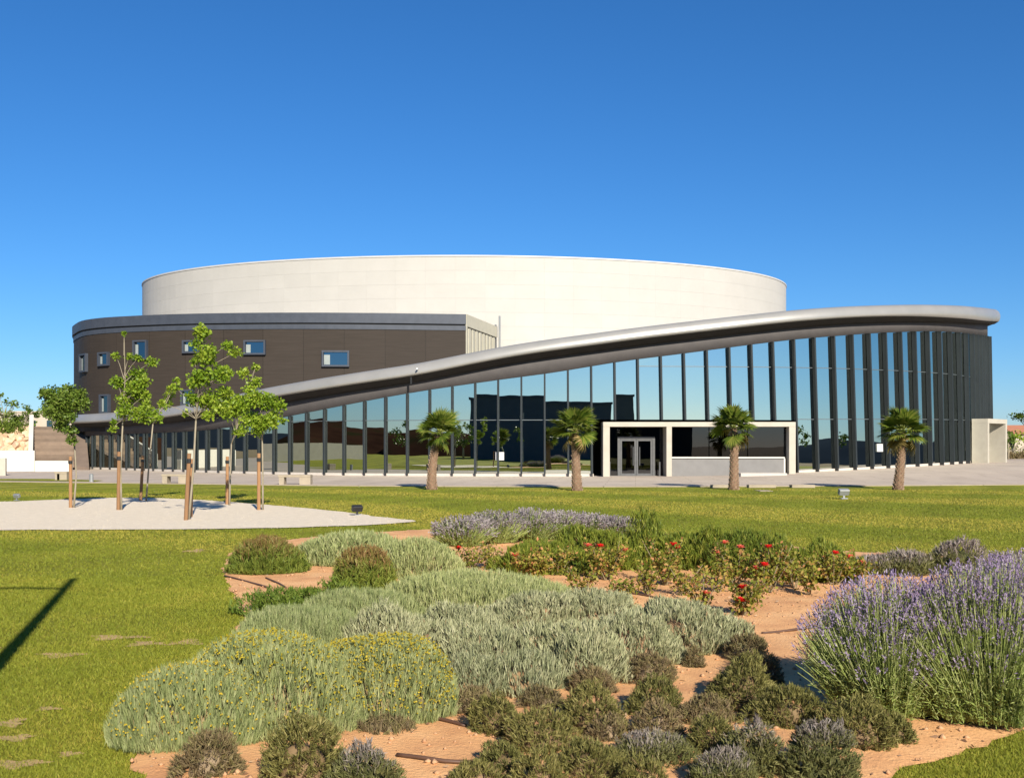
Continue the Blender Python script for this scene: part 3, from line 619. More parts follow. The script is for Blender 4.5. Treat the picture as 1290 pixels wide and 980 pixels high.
# right bay: dark window strip over a grey wall with pale sill
bz = zat(575.5, 64.9)
wx1 = X_of(987, 64.9)
HMB().box(xm + .18, wx1, 64.80, 66.0, -0.1, bz - .09).build('bay_wall', M['grey_wall'])
HMB().box(xm + .175, wx1 + .03, 64.70, 66.0, bz - .085, bz).build('sill', M['sill'])
HMB().box(wx1 + .005, wx1 + .12, 64.9, 66.0, -0.1, bz - .1).build('bay_end_wall', M['sill'])
nb = 3
for k in range(nb):
    a = xm + .18 + (x1 - .43 - xm - .18) * k / nb; b = xm + .18 + (x1 - .43 - xm - .18) * (k + 1) / nb
    HMB().box(a + .03, b - .03, 65.2, 65.23, bz + .005, zun - .01).build('bay_pane', M['dark_glass'])
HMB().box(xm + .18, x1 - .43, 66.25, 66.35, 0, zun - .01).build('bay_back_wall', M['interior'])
HMB().box(X_of(927, 64), X_of(984, 64), 62.6, 64.79, 0.0, 0.30).build('entrance_step', M['plinth'], bevel=.01)
# side portal at the right-hand end
nv = np.array((0.70, -0.714)); tv = np.array((0.714, 0.70)); pc = np.array((X_of(1229.5, 76.2), 76.2)) - nv * 0.0
zb_, zt_ = float(gz(*pc)) - 0.05, zat(527.5, 76.2)
def pbox(name, a, b, o0, o1, z0, z1, mat=M['concrete']):
    P = lambda t, o, z: (pc[0] + tv[0] * t + nv[0] * o, pc[1] + tv[1] * t + nv[1] * o, z)
    return HMB().hexa([P(a, o0, z0), P(b, o0, z0), P(b, o1, z0), P(a, o1, z0)], [P(a, o0, z1), P(b, o0, z1), P(b, o1, z1), P(a, o1, z1)]).build(name, mat)
pbox('side_portal_pier', 0, .3, -.3, .85, zb_, zt_ - .34); pbox('side_portal_pier', 3.5, 3.8, -2.2, .85, zb_, zt_ - .34)
pbox('side_portal_lintel', -.003, 3.803, -.303, .853, zt_ - .335, zt_)
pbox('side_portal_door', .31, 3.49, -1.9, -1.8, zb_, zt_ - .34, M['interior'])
# dim foyer behind the glass
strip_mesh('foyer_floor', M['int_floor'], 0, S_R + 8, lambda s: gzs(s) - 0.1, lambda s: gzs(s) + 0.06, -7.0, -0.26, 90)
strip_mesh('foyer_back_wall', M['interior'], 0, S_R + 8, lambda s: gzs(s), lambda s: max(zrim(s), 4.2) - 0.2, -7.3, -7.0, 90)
# paper notices behind the glass
def notice(px, py):
    D = 65.3 if px < 900 else 69.2; best = min(np.arange(0, S_R, 0.05), key=lambda s: abs(645 + F * fpt(s, 2)[0] / fpt(s, 2)[1] - px)); z = zat(py, D); h = .26; w = .27
    def q(o, hw, hh, zc): return [fpt(best - hw, zc - hh, o), fpt(best + hw, zc - hh, o), fpt(best + hw, zc + hh, o), fpt(best - hw, zc + hh, o)]
    o = HMB().hexa(q(.02, w, h, z), q(.045, w, h, z)).build('paper_notice', M['paper'])
    HMB().hexa(q(.0455, .15, .03, z), q(.049, .15, .03, z)).build('printed_line', M['print'], o)
notice(630, 574.5); notice(1108, 564)
# small camera and lamp under the rim
s_c = min(np.arange(0, S_R, 0.1), key=lambda s: abs(645 + F * fpt(s, 2)[0] / fpt(s, 2)[1] - 531)); p = fpos(s_c) + fnor(s_c) * 1.22
HMB().tube([(p[0], p[1], zrim(s_c) + .1), (p[0], p[1] - .25, zrim(s_c) + .12)], .06, 8).build('security_camera', M['paper'])
HMB().tube([(p[0] - .45, p[1] + .45, zrim(s_c) - .8), (p[0] - .45, p[1] + .45, zrim(s_c) - .35)], .07, 8).build('under_rim_lamp', M['black'])

# ------------------------------------------------------------------ left-hand walls, steps, stones
def wall(name, label, px0, px1, ytop, D0, D1, mat, th=0.4, cat='wall', zb=-0.2, ytop1=None):
    a = np.array((X_of(px0, D0), D0)); b = np.array((X_of(px1, D1), D1)); d = (b - a) / np.linalg.norm(b - a); w = np.array((-d[1], d[0])) * th
    za = zat(ytop, D0); zb1 = zat(ytop1 if ytop1 else ytop, D1)
    o = MB().hexa([(*a, zb), (*b, zb), (*(b + w), zb), (*(a + w), zb)], [(*a, za), (*b, zb1), (*(b + w), zb1), (*(a + w), za)]).build(name, mat)
    return tag(o, label, cat)
wall('white_wall', 'low white rendered wall in front of the stone staircase', 44, 88, 580.5, 78, 78.5, M['white_wall'], 1.0)
wall('white_wall', 'taller white rendered wall running towards the boulder wall', -330, 43.5, 567.5, 72, 79.0, M['white_wall'], 1.0)
wall('white_wall', 'short white block with dark edge standing before the white wall', -60, 7, 577, 66, 67, M['concrete'], 0.5)
# stairs
st = empty('staircase', (X_of(68, 83.5), 83.5, 0), R(24.5)); tag(st, 'tan stone staircase climbing beside the dark wing', 'staircase')
nst = 13
for k in range(nst):
    MB().box(-1.55, 1.55, k * .45, k * .45 + .7, .2 + k * .25, .2 + (k + 1) * .265).build('step', M['stairs'], st, bevel=.02)
MB().hexa([(-1.9, -.6, 0), (-1.56, -.6, 0), (-1.56, 7, 0), (-1.9, 7, 0)], [(-1.9, -.6, 1.3), (-1.56, -.6, 1.3), (-1.56, 7, 4.7), (-1.9, 7, 4.7)]).build('side_wall', M['white_wall'], st)
MB().hexa([(1.56, -.8, 0), (2.6, -1.6, 0), (2.6, 7, 0), (1.56, 7, 0)], [(1.56, -.8, .4), (2.6, -1.6, .2), (2.6, 7, 3.9), (1.56, 7, 3.9)]).build('flank_wall', M['brown_wall'], st)
# boulder retaining wall: individual stones
bw = empty('boulder_wall', (X_of(0, 96), 96, 0)); tag(bw, 'retaining wall of rough tan boulders below the hedge', 'boulder wall')
ico = bmesh.new(); bmesh.ops.create_icosphere(ico, subdivisions=2, radius=1); base = np.array([v.co[:] for v in ico.verts]); icf = [tuple(v.index for v in f.verts) for f in ico.faces]; ico.free()
stone_meshes = []
for k in range(6):
    d = np.ones(len(base))
    for _ in range(9):
        v = rng.normal(size=3); v /= np.linalg.norm(v); d = np.minimum(d, np.where(base @ v > 0.05, rng.uniform(.45, .8) / np.maximum(base @ v, .05), 9))
    me = bpy.data.meshes.new('stone'); me.from_pydata((base * d[:, None]).tolist(), [], icf); me.materials.append(M['stone']); stone_meshes.append(me)
for row in range(6):
    x = -11.0 - row * 0.3
    while x < 3.1:
        w_ = rng.uniform(.55, 1.0); o = link('stone', stone_meshes[rng.integers(6)], bw)
        o.location = (x + w_ * .6, rng.normal(0, .12) + row * .35, 1.15 + row * .46 + rng.normal(0, .05)); o.scale = (w_, .6, rng.uniform(.50, .66)); o.rotation_euler = (rng.normal(0, .25), rng.normal(0, .25), rng.uniform(0, 6)); x += w_ * .95
xb = X_of(0, 96)
tag(MB().box(xb - 60, xb + 3.2, 97.6, 130, -0.3, 3.2).build('earth_terrace', M['bank']), kind='structure')

# ------------------------------------------------------------------ foliage builders
def blades(P, Dr, L, Wd, bend=0.0):
    """diamond leaves: base P, direction Dr, length L, width Wd -> quads"""
    n = len(P); r = rng.normal(size=(n, 3)); side = np.cross(Dr, r); side /= np.linalg.norm(side, axis=1)[:, None] + 1e-9
    L = np.asarray(L)[:, None] if np.ndim(L) else L; Wd = np.asarray(Wd)[:, None] if np.ndim(Wd) else Wd
    up = np.cross(side, Dr)
    mid = P + Dr * L * 0.5 + up * L * bend; tip = P + Dr * L
    V = np.stack([P, mid + side * Wd * .5, tip, mid - side * Wd * .5], 1).reshape(-1, 3)
    Fc = np.arange(n * 4).reshape(-1, 4); return V, Fc
def norm(v): return v / (np.linalg.norm(v, axis=1)[:, None] + 1e-9)
def lobes(k, amp, width=0.5):
    c = norm(rng.normal(size=(k, 3)) * (1, 1, .6) + (0, 0, .4)); a = rng.uniform(-amp, amp, k)
    return lambda d: 1 + (np.exp((d @ c.T - 1) / (width * .25)) * a).sum(1)
def mound(rx, ry, h, tufts, per, ln, wd, up=0.6, spread=0.35, amp=0.16, nl=26, inner=0.72, low=-0.05, core=True, lw=0.5, flat=1.0):
    """bushy mound of leaf tufts; returns V, F, tint, hgt"""
    d = norm(rng.normal(size=(tufts * 3, 3))); d = d[d[:, 2] > low][:tufts]; lb = lobes(nl, amp, lw); mound.flat = flat
    rad = lb(d) * rng.uniform(inner, 1.0, len(d)) ** 0.6
    P = d * rad[:, None] * (rx, ry, h); P[:, 2] = np.maximum(P[:, 2], 0.0)
    if flat > 1: P[:, 2] = h * rad * (1 - (1 - np.clip(d[:, 2], 0, 1)) ** flat)
    nrm = norm(d / np.array((rx, ry, h)))
    ax = norm(nrm * (1 - up) + np.array((0, 0, 1.0)) * up)
    tt_ = rng.uniform(0, 1, len(d))
    P2 = np.repeat(P, per, 0); a2 = np.repeat(ax, per, 0); t2 = np.repeat(tt_, per)
    dr = norm(a2 + rng.normal(0, spread, P2.shape)); l2 = ln * rng.uniform(.6, 1.25, len(P2))
    P2 = P2 - dr * l2[:, None] * 0.55 + rng.normal(0, wd * 1.2, P2.shape)
    P2[:, 2] = np.maximum(P2[:, 2], 0.004)
    V, Fc = blades(P2, dr, l2, wd * rng.uniform(.7, 1.3, len(P2)))
    tint = np.repeat(np.clip(t2 * .62 + rng.uniform(0, .38, len(P2)), 0, 1), 4); hg = np.repeat(np.clip((P2[:, 2] + dr[:, 2] * l2) / h + rng.normal(0, .13, len(P2)), 0, 1.2), 4)
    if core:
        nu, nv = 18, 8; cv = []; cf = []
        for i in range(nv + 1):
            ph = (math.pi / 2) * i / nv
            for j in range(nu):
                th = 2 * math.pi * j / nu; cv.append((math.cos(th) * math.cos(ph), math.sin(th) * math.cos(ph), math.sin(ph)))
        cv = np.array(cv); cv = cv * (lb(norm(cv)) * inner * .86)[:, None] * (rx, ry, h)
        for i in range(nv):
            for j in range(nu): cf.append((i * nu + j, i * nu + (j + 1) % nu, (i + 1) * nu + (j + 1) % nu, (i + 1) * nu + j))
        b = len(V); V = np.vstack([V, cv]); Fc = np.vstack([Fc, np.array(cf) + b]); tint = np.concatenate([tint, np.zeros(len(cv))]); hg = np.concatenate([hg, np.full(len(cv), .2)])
    mound.lb = lb
    return V, Fc, tint, hg
def box_place(x0, x1, yt, yb, asp=0.8, maxh=None):
    """photo box of a plant -> centre, radii, height on level ground"""
    Yf = gp(0, yb)[1]; rx = 0.5 * (x1 - x0) / F * Yf; 
    for _ in range(4): rx = 0.5 * (x1 - x0) / F * (Yf + rx * asp)
    ry = rx * asp; Yc = Yf + ry; Xc = ((x0 + x1) / 2 - 645) / F * Yc; h = CH - (yt - HZ) * (Yc + 0.15 * ry) / F
    return Xc, Yc, rx, ry, max(h, 0.08)
ALLSHRUB = []
def shrub(name, label, cat, group, box, mat, dens=900, per=6, ln=0.09, wd=0.010, up=0.5, asp=0.8, flowers=None, sz_=(1.05, 1.12), **kw):
    Xc, Yc, rx, ry, h = box_place(*box, asp=asp); h *= sz_[1]; rx *= sz_[0]; ry *= sz_[0]; area = 2 * math.pi * ((rx * ry) + (rx * h + ry * h)) / 2.2
    tufts = int(np.clip(dens * area, 120, 5200)); V, Fc, ti, hg = mound(rx, ry, h, tufts, per, ln, wd, up, **kw)
    root = empty(name, (Xc, Yc, 0.012)); tag(root, label, cat, group)
    big('foliage', V, Fc, mat, root, tint=ti, hgt=hg)
    if flowers:
        fm, n, sz, zlo, fname = flowers; d = norm(rng.normal(size=(n * 6, 3))); d = d[(d[:, 2] > zlo)][:n]
        P = d * (mound.lb(d) * .97)[:, None] * (rx, ry, h); P[:, 2] = h * mound.lb(d) * .97 * (1 - (1 - np.clip(d[:, 2], 0, 1)) ** mound.flat); P = P + (0, 0, ln * .3) + rng.normal(0, .010, (len(d), 3)); dr = norm(rng.normal(0, .5, P.shape) + (0, 0, 1))
        Vs, Fs, Ts = [], [], []; b = 0
        for q in range(3):
            v, f = blades(P, norm(dr + rng.normal(0, .5, P.shape)), sz, sz * .9); Vs.append(v); Fs.append(f + b); b += len(v); Ts.append(np.repeat(rng.uniform(0, 1, len(P)), 4))
        big(fname, np.vstack(Vs), np.vstack(Fs), fm, root, tint=np.concatenate(Ts))['kind'] = 'stuff'
    ALLSHRUB.append((Xc, Yc, rx, ry)); return root, (rx, ry, h)

# santolina mounds, grey-green with yellow buttons
SG = 'silvery santolina mounds'
for bx, lab, fl in (((138, 330, 838, 954), 'broad silver-green santolina mound at the worn lawn corner, pale stems showing', 160),
                    ((235, 455, 800, 938), 'broad santolina mound dotted with yellow flowers, between two other santolinas', 420),
                    ((385, 558, 806, 922), 'rounded santolina mound with the thickest yellow flowers, beside the open orange soil', 520)):
    corner = bx[0] < 200
    shrub('santolina_bush', lab, 'shrub', SG, bx, M['santolina'], dens=1500, per=9, ln=.11, wd=.0055, up=.75, spread=.17, amp=.07, asp=.75, flat=1.05 if corner else 1.45, sz_=(1.05, .98), flowers=(M['yellow'], fl * 4, .0135, .1, 'flowers'))
shrub('santolina_bush', 'smooth silver-green santolina mound behind the yellow-flowering ones', 'shrub', SG, (300, 480, 768, 838), M['santolina'], dens=1300, per=8, ln=.11, wd=.0065, up=.75, spread=.18, flat=1.5, sz_=(1.05, 1.0), amp=.08)
shrub('santolina_bush', 'greener santolina mound next to the low leafy herb', 'shrub', SG, (380, 530, 746, 800), M['santolina'], dens=1200, per=8, ln=.11, wd=.007, up=.75, spread=.18, flat=1.5, sz_=(1.05, 1.0), amp=.08)
shrub('santolina_bush', 'wide santolina mound in front of the leafy rose bush', 'shrub', SG, (480, 730, 724, 790), M['santolina'], dens=1100, per=8, ln=.11, wd=.007, up=.75, spread=.18, flat=1.5, sz_=(1.05, 1.0), amp=.08, asp=.6)
shrub('santolina_bush', 'long santolina mound behind the red-brown topped shrubs', 'shrub', SG, (365, 520, 674, 716), M['santolina'], dens=420, per=7, ln=.13, wd=.014, up=.7, spread=.25, amp=.12, asp=.7)
shrub('santolina_bush', 'round santolina mound at the foot of the far grey lavender', 'shrub', SG, (470, 585, 680, 732), M['santolina'], dens=600, per=7, ln=.12, wd=.012, up=.7, spread=.22, amp=.08)
SA = 'grey-leaved cotton lavender clumps filling the middle of the bed'
for bx in ((420, 560, 775, 845), (520, 640, 770, 830), (600, 730, 752, 806), (700, 810, 742, 796), (780, 935, 765, 828), (560, 680, 800, 866), (650, 790, 790, 866), (730, 862, 778, 846), (545, 640, 832, 884), (590, 720, 826, 880), (690, 770, 812, 868)):
    shrub('cotton_lavender', 'grey-green cotton lavender clump in the middle of the garden bed', 'shrub', SA, bx, M['sage'], dens=1000, per=8, ln=.085, wd=.0085, up=.66, spread=.27, amp=.26, nl=60, lw=.16)
# red-brown topped shrubs and herbs
RB = 'red-brown topped shrubs'
shrub('red_topped_shrub', 'wide red-brown topped shrub at the lawn edge near the gravel island', 'shrub', RB, (288, 388, 677, 726), M['redtop'], dens=480, per=8, ln=.12, wd=.013, up=.6, spread=.42, amp=.1, nl=50, lw=.3)
shrub('red_topped_shrub', 'compact red-brown topped shrub with green base between santolina mounds', 'shrub', RB, (420, 500, 694, 748), M['redtop'], dens=560, per=8, ln=.11, wd=.013, up=.6, spread=.45, amp=.1, nl=50, lw=.3)
shrub('leafy_herb', 'low straggling green herb on soil by the lawn edge', 'herb', None, (308, 410, 743, 783), M['herb'], dens=420, per=7, ln=.08, wd=.014, up=.5, spread=.5, amp=.35, nl=40, lw=.2)
shrub('leafy_herb', 'small bright green herb in front of the compact red-brown shrub', 'herb', None, (400, 450, 735, 760), M['herb'], dens=400, per=6, ln=.07, wd=.016, up=.5, spread=.5, amp=.3)
# dark heath-like shrubs in the foreground
HB = [((212, 315, 925, 992), 'b'), ((322, 440, 913, 1000), 'd'), ((405, 510, 945, 1010), 'g'), ((556, 640, 868, 905), 'b'), ((585, 668, 880, 932), 'd'), ((630, 735, 900, 955), 'd'), ((700, 790, 868, 930), 'd'), ((717, 780, 842, 880), 'b'), ((780, 855, 826, 866), 'b'),
      ((783, 865, 858, 910), 'd'), ((845, 930, 878, 918), 'b'), ((888, 985, 833, 900), 'd'), ((915, 975, 798, 840), 'b'), ((858, 890, 818, 845), 'b'), ((690, 800, 935, 990), 'd'), ((770, 880, 925, 975), 'g'), ((795, 860, 890, 935), 'b'), ((860, 935, 905, 958), 'd'),
      ((905, 1000, 912, 990), 'g'), ((940, 1040, 868, 925), 'd'), ((1020, 1140, 882, 952), 'd'), ((978, 1088, 915, 1000), 'g'), ((860, 960, 950, 1010), 'g'), ((560, 640, 962, 1000), 'd'), ((598, 672, 936, 978), 'd'), ((736, 792, 905, 940), 'b'), ((1095, 1160, 905, 945), 'd'), ((880, 932, 860, 888), 'b'), ((640, 720, 950, 1005), 'd'), ((925, 990, 825, 870), 'b'), ((655, 715, 868, 898), 'b'), ((770, 850, 960, 1010), 'd')]
LB = {'d': ('dark olive dwarf shrub on the orange soil in front of the cotton lavender', 'dark olive dwarf shrubs'), 'b': ('brownish dwarf shrub on the orange soil in front of the cotton lavender', 'brownish dwarf shrubs'), 'g': ('dwarf shrub with grey-lilac seed heads in the front of the bed', 'grey-headed dwarf shrubs')}
HM = {'d': M['heath'], 'b': M['heath_brown'], 'g': M['heath_grey']}
OWN = {(212, 315): 'brownish dwarf shrub at the foot of the corner santolina mound', (322, 440): 'large dark olive dwarf shrub in front of the flowering santolina mounds', (405, 510): 'grey-headed dwarf shrub beside the drip hose on open orange soil', (858, 890): 'smallest brownish dwarf shrub, beside the tip of the grey clumps', (1020, 1140): 'dark olive dwarf shrub touching the foot of the tall lavender', (915, 975): 'brownish dwarf shrub in the shade beside the tall lavender', (560, 640): 'low dark olive dwarf shrub behind the end of the drip hose', (978, 1088): 'grey-headed dwarf shrub next to the grass corner of the bed'}
for bx, k in HB:
    shrub('dwarf_shrub', OWN.get(bx[:2], LB[k][0]), 'shrub', LB[k][1], bx, HM[k], dens=1450, per=9, ln=.048, wd=.0062, up=.42, spread=.48, amp=.2, nl=40, inner=.62, lw=.28, sz_=(.93, 1.12))
shrub('dry_tussock', 'small dry beige tussock at the foot of the yellow santolina', 'tussock', None, (452, 520, 905, 932), M['heath_brown'], dens=900, per=6, ln=.08, wd=.007, up=.6, spread=.5, amp=.3)
GL = 'grey-topped lavender cushions along the far edge of the bed'
for bx in ((1103, 1185, 697, 728), (1165, 1240, 690, 727), (1225, 1300, 702, 722), (1275, 1360, 696, 722), (1060, 1125, 704, 726)):
    shrub('lavender_cushion', 'dry grey-purple lavender cushion between the roses and the mown lawn', 'shrub', GL, bx, M['heath_grey'], dens=380, per=7, ln=.10, wd=.013, up=.5, spread=.4, amp=.22)
# rosemary-like hedge plants behind the roses
for bx in ((636, 725, 678, 722), (715, 790, 674, 716), (775, 850, 668, 714), (835, 915, 667, 716), (900, 970, 678, 722), (955, 1025, 683, 728), (1010, 1065, 690, 730)):
    shrub('hedge_shrub', 'bushy dark green hedge shrub behind the red roses', 'shrub', 'hedge shrubs behind the roses', (bx[0] - 12, bx[1] + 12, bx[2] + 1, bx[3] + 6), M['hedge'], dens=420, per=9, ln=.13, wd=.013, up=.7, spread=.33, amp=.4, nl=50, lw=.2)

# lavender: fanning stems, leafy below, flower spikes above
def lavender(label, box, nst_, fm, asp=.8, stem_w=.0040, lf=22, spike=.075, group='lavender bushes', fan=.55, h_k=1.0):
    Xc, Yc, rx, ry, h = box_place(*box, asp=asp); h *= h_k
    q = rng.uniform(-1, 1, (nst_ * 2, 2)); q = q[(q ** 2).sum(1) < 1][:nst_]; n = len(q); r2 = (q ** 2).sum(1)
    wob = 1 + .10 * np.sin(5 * np.arctan2(q[:, 1], q[:, 0]) + rng.uniform(0, 6))
    hh = h * (1 - .42 * r2 ** 1.3) * rng.uniform(.55, 1.08, n)
    tip = np.stack([q[:, 0] * rx * wob, q[:, 1] * ry * wob, hh], 1)
    root_ = tip * (.62, .62, 0) * rng.uniform(.8, 1.0, (n, 1))
    ctr = root_ * .45 + tip * .55; ctr[:, :2] = root_[:, :2] + (tip[:, :2] - root_[:, :2]) * .30
    def bez(t): t = np.asarray(t)[..., None]; return root_ * (1 - t) ** 2 + 2 * ctr * t * (1 - t) + tip * t * t
    Vs, Fs, Ts = [], [], []; b = 0
    ts = np.linspace(0.1, 1.0, 5)
    r = rng.normal(size=(n, 3)); pts = [bez(np.full(n, t)) for t in ts]
    for k in range(4):
        dr = pts[k + 1] - pts[k]; side = norm(np.cross(dr, r)) * stem_w * .5
        v = np.stack([pts[k] - side, pts[k] + side, pts[k + 1] + side, pts[k + 1] - side], 1).reshape(-1, 3); Vs.append(v); Fs.append(np.arange(n * 4).reshape(-1, 4) + b); b += len(v); Ts.append(np.repeat(rng.uniform(.3, .9, n), 4))
    for k in range(lf):
        t = np.clip(rng.beta(1.5, 1.5, n) * .74 + .04, 0, .80); P = bez(t); dr = norm(norm(tip - root_) * 1.0 + rng.normal(0, .55, P.shape))
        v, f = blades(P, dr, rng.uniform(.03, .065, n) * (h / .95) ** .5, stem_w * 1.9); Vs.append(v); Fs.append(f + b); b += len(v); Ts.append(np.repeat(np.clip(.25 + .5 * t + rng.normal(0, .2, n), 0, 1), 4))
    root = empty('lavender_bush', (Xc, Yc, .012)); tag(root, label, 'lavender', group)
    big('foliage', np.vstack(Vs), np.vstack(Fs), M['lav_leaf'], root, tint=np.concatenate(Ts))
    sel = rng.uniform(0, 1, n) < np.where(hh > .66 * h, .66, .22); T = tip[sel]; dr0 = norm(tip - ctr)[sel]; Vs, Fs, Ts = [], [], []; b = 0
    tb = rng.uniform(0, 1, len(T))
    for k in range(6):
        P = T + dr0 * (spike * (k / 6.0 - .35)); dr = norm(dr0 + rng.normal(0, .45, P.shape)); v, f = blades(P, dr, spike * .34, stem_w * 2.3)
        Vs.append(v); Fs.append(f + b); b += len(v); Ts.append(np.repeat(np.clip(tb * .6 + rng.uniform(0, .4, len(P)), 0, 1), 4))
    big('flowers', np.vstack(Vs), np.vstack(Fs), fm, root, tint=np.concatenate(Ts))['kind'] = 'stuff'
    ALLSHRUB.append((Xc, Yc, rx, ry)); return root
lavender('tall flowering lavender bush leaning over the shaded soil beside the dwarf shrubs', (1012, 1235, 738, 924), 5000, M['lav_flower'], asp=.85)
lavender('tall lavender bush with fresh green leaves at the grass corner of the bed', (1125, 1375, 722, 938), 5600, M['lav_flower'], asp=.8)
lavender('lavender bush standing behind the two tall flowering ones', (1170, 1430, 706, 850), 3400, M['lav_flower'], asp=.8)
for bx in ((540, 625, 655, 692), (580, 665, 649, 688), (625, 710, 646, 684), (665, 745, 648, 682), (705, 780, 651, 681), (745, 812, 655, 681)):
    lavender('greyish purple lavender bush between the santolina and the far lawn', bx, 1100, M['lav_back'], asp=.8, stem_w=.012, lf=6, spike=.12, group='greyish lavender row at the far edge of the bed')

# roses: bare twigs, loose leaves, blooms
def rose(label, px, yb, hpx, wpx, blooms, nleaf=260, group='rose bushes'):
    X0, Y0 = gp(px, yb); h = hpx / F * Y0; w = wpx / F * Y0 * .5; root = empty('rose_bush', (X0, Y0, .02)); tag(root, label, 'rose bush', group)
    m = MB(); ends = []
    targets = [((bxp - px) / F * Y0, rng.uniform(-.1, .1), (yb - byp) / F * Y0, c) for bxp, byp, c in blooms]
    for k in range(7 + len(targets)):
        if k < len(targets): e = Vector(targets[k][:3])
        else: a = rng.uniform(0, 6.28); e = Vector((w * math.cos(a) * rng.uniform(.3, 1), w * math.sin(a) * rng.uniform(.3, 1), h * rng.uniform(.55, 1)))
        b = Vector((e.x * .15, e.y * .15, 0)); c = b.lerp(e, .5) + Vector((rng.normal(0, .02), rng.normal(0, .02), .05)); m.tube([b, c, e], [.009, .007, .004], 5, cap=False); ends.append((b, c, e))
    m.build('twig', M['twig'], root)
    P = []
    for _ in range(nleaf):
        b, c, e = ends[rng.integers(len(ends))]; t = rng.uniform(.2, 1.0); q = b.lerp(c, t * 2) if t < .5 else c.lerp(e, t * 2 - 1); P.append((q.x + rng.normal(0, .05), q.y + rng.normal(0, .05), max(.03, q.z + rng.normal(0, .04))))
    P = np.array(P); dr = norm(rng.normal(size=P.shape) + (0, 0, .2)); V, Fc = blades(P, dr, rng.uniform(.04, .07, len(P)), .035, .12)
    big('foliage', V, Fc, M['rose_leaf'], root, tint=np.repeat(rng.uniform(0, 1, len(P)), 4))
    for x, y, z, c in targets:
        V, Fs = [], []; b = 0
        for ringk, (nn_, tilt, ln_) in enumerate(((5, .35, .05), (6, .8, .065), (7, 1.25, .07))):
            for q in range(nn_):
                a = 2 * math.pi * (q + .5 * ringk) / nn_ + rng.normal(0, .1); dr = np.array([[math.sin(tilt) * math.cos(a), math.sin(tilt) * math.sin(a), math.cos(tilt)]])
                sd_ = np.array([-math.sin(a), math.cos(a), 0]) * ln_ * .45; mid = dr[0] * ln_ * .6 + (0, 0, .008); tp = dr[0] * ln_
                V += [np.array((0, 0, 0.)), mid + sd_, tp, mid - sd_]; Fs.append((b, b + 1, b + 2, b + 3)); b += 4
        o = big('bloom', np.array(V) * 1.15, Fs, M['rose'] if c == 'r' else M['coral'], root); o.location = (x, y, z)
rose('low twiggy rose with one red bloom by the round santolina mound', 585, 722, 38, 70, [(577, 693, 'r')], 304)
rose('leafy rose bush with a single coral bloom, behind the wide santolina', 672, 735, 55, 85, [(649, 703, 'c')], 988)
rose('rose bush with red and coral blooms close to the leafy one', 765, 732, 52, 80, [(757, 692, 'r'), (788, 697, 'c'), (741, 690, 'c')], 684)
rose('rose bush with one bright double red bloom amid the hedge', 838, 738, 56, 80, [(848, 689, 'r'), (852, 693, 'r')], 722)
rose('low sparse rose on the raked soil with a coral bloom', 885, 768, 45, 60, [(891, 752, 'c')], 285)
rose('short rose carrying two small red blooms one above the other', 935, 778, 46, 55, [(937, 745, 'r'), (933, 759, 'r')], 380)
rose('rose bush with two coral blooms high among the hedge shrubs', 922, 742, 58, 70, [(915, 688, 'c'), (933, 693, 'c'), (903, 700, 'c')], 684)
rose('rose bush with three red blooms clustered over the soil', 965, 748, 62, 75, [(969, 693, 'r'), (961, 714, 'r'), (953, 719, 'c')], 722)
rose('rose bush with a red bloom beside the dry lavender cushions', 1050, 738, 46, 75, [(1055, 701, 'r'), (1068, 704, 'c'), (1085, 712, 'c')], 608)
rose('small leafless-looking rose without blooms beside the big lavender', 1020, 750, 40, 60, [], 304)
rose('small rose without blooms on the soil in front of the hedge', 815, 752, 40, 50, [], 285)

for q_, (px_, py_, w_, h_) in enumerate(((735, 748, 55, 34), (790, 762, 50, 30), (860, 752, 60, 40), (905, 748, 55, 42), (1000, 742, 60, 44), (945, 765, 45, 30), (700, 726, 60, 42), (620, 718, 45, 34), (1085, 738, 45, 30))):
    rose('low leafy rose without blooms among the flowering rose bushes', px_, py_, h_, w_, [], 260, 'roses without blooms')
# dry leaf and twig litter on the soil: uncountable
n = 15000; P = np.stack([rng.uniform(-6, 10, n), 5.4 * (24 / 5.4) ** rng.uniform(0, 1, n)], 1); P = P[inpoly(P, bed_poly)]
near = np.full(len(P), .0)
for cx, cy, rx_, ry_ in ALLSHRUB: near = np.maximum(near, np.exp(-np.maximum(0, np.sqrt(((P[:, 0] - cx) / rx_) ** 2 + ((P[:, 1] - cy) / ry_) ** 2) - 1) * 4))
near = np.maximum(near, .95 * np.exp(-((P[:, 1] - 14.2) / 2.4) ** 2) * (P[:, 0] > .3)); P = P[rng.uniform(0, 1, len(P)) < .05 + .95 * near]
P3 = np.stack([P[:, 0], P[:, 1], bed_z(P[:, 0], P[:, 1]) + .006], 1); dr = norm(rng.normal(size=P3.shape) * (1, 1, .22)); sz = rng.uniform(.015, .06, len(P)) * (P[:, 1] / 8) ** .3
V, Fc = blades(P3, dr, sz, sz * rng.choice([.12, .3, .5], len(P)), .05); V[:, 2] = np.maximum(V[:, 2], .008)
tag(big('plant_litter', V, Fc, M['litter'], tint=np.repeat(rng.uniform(0, 1, len(P)), 4)), kind='stuff')
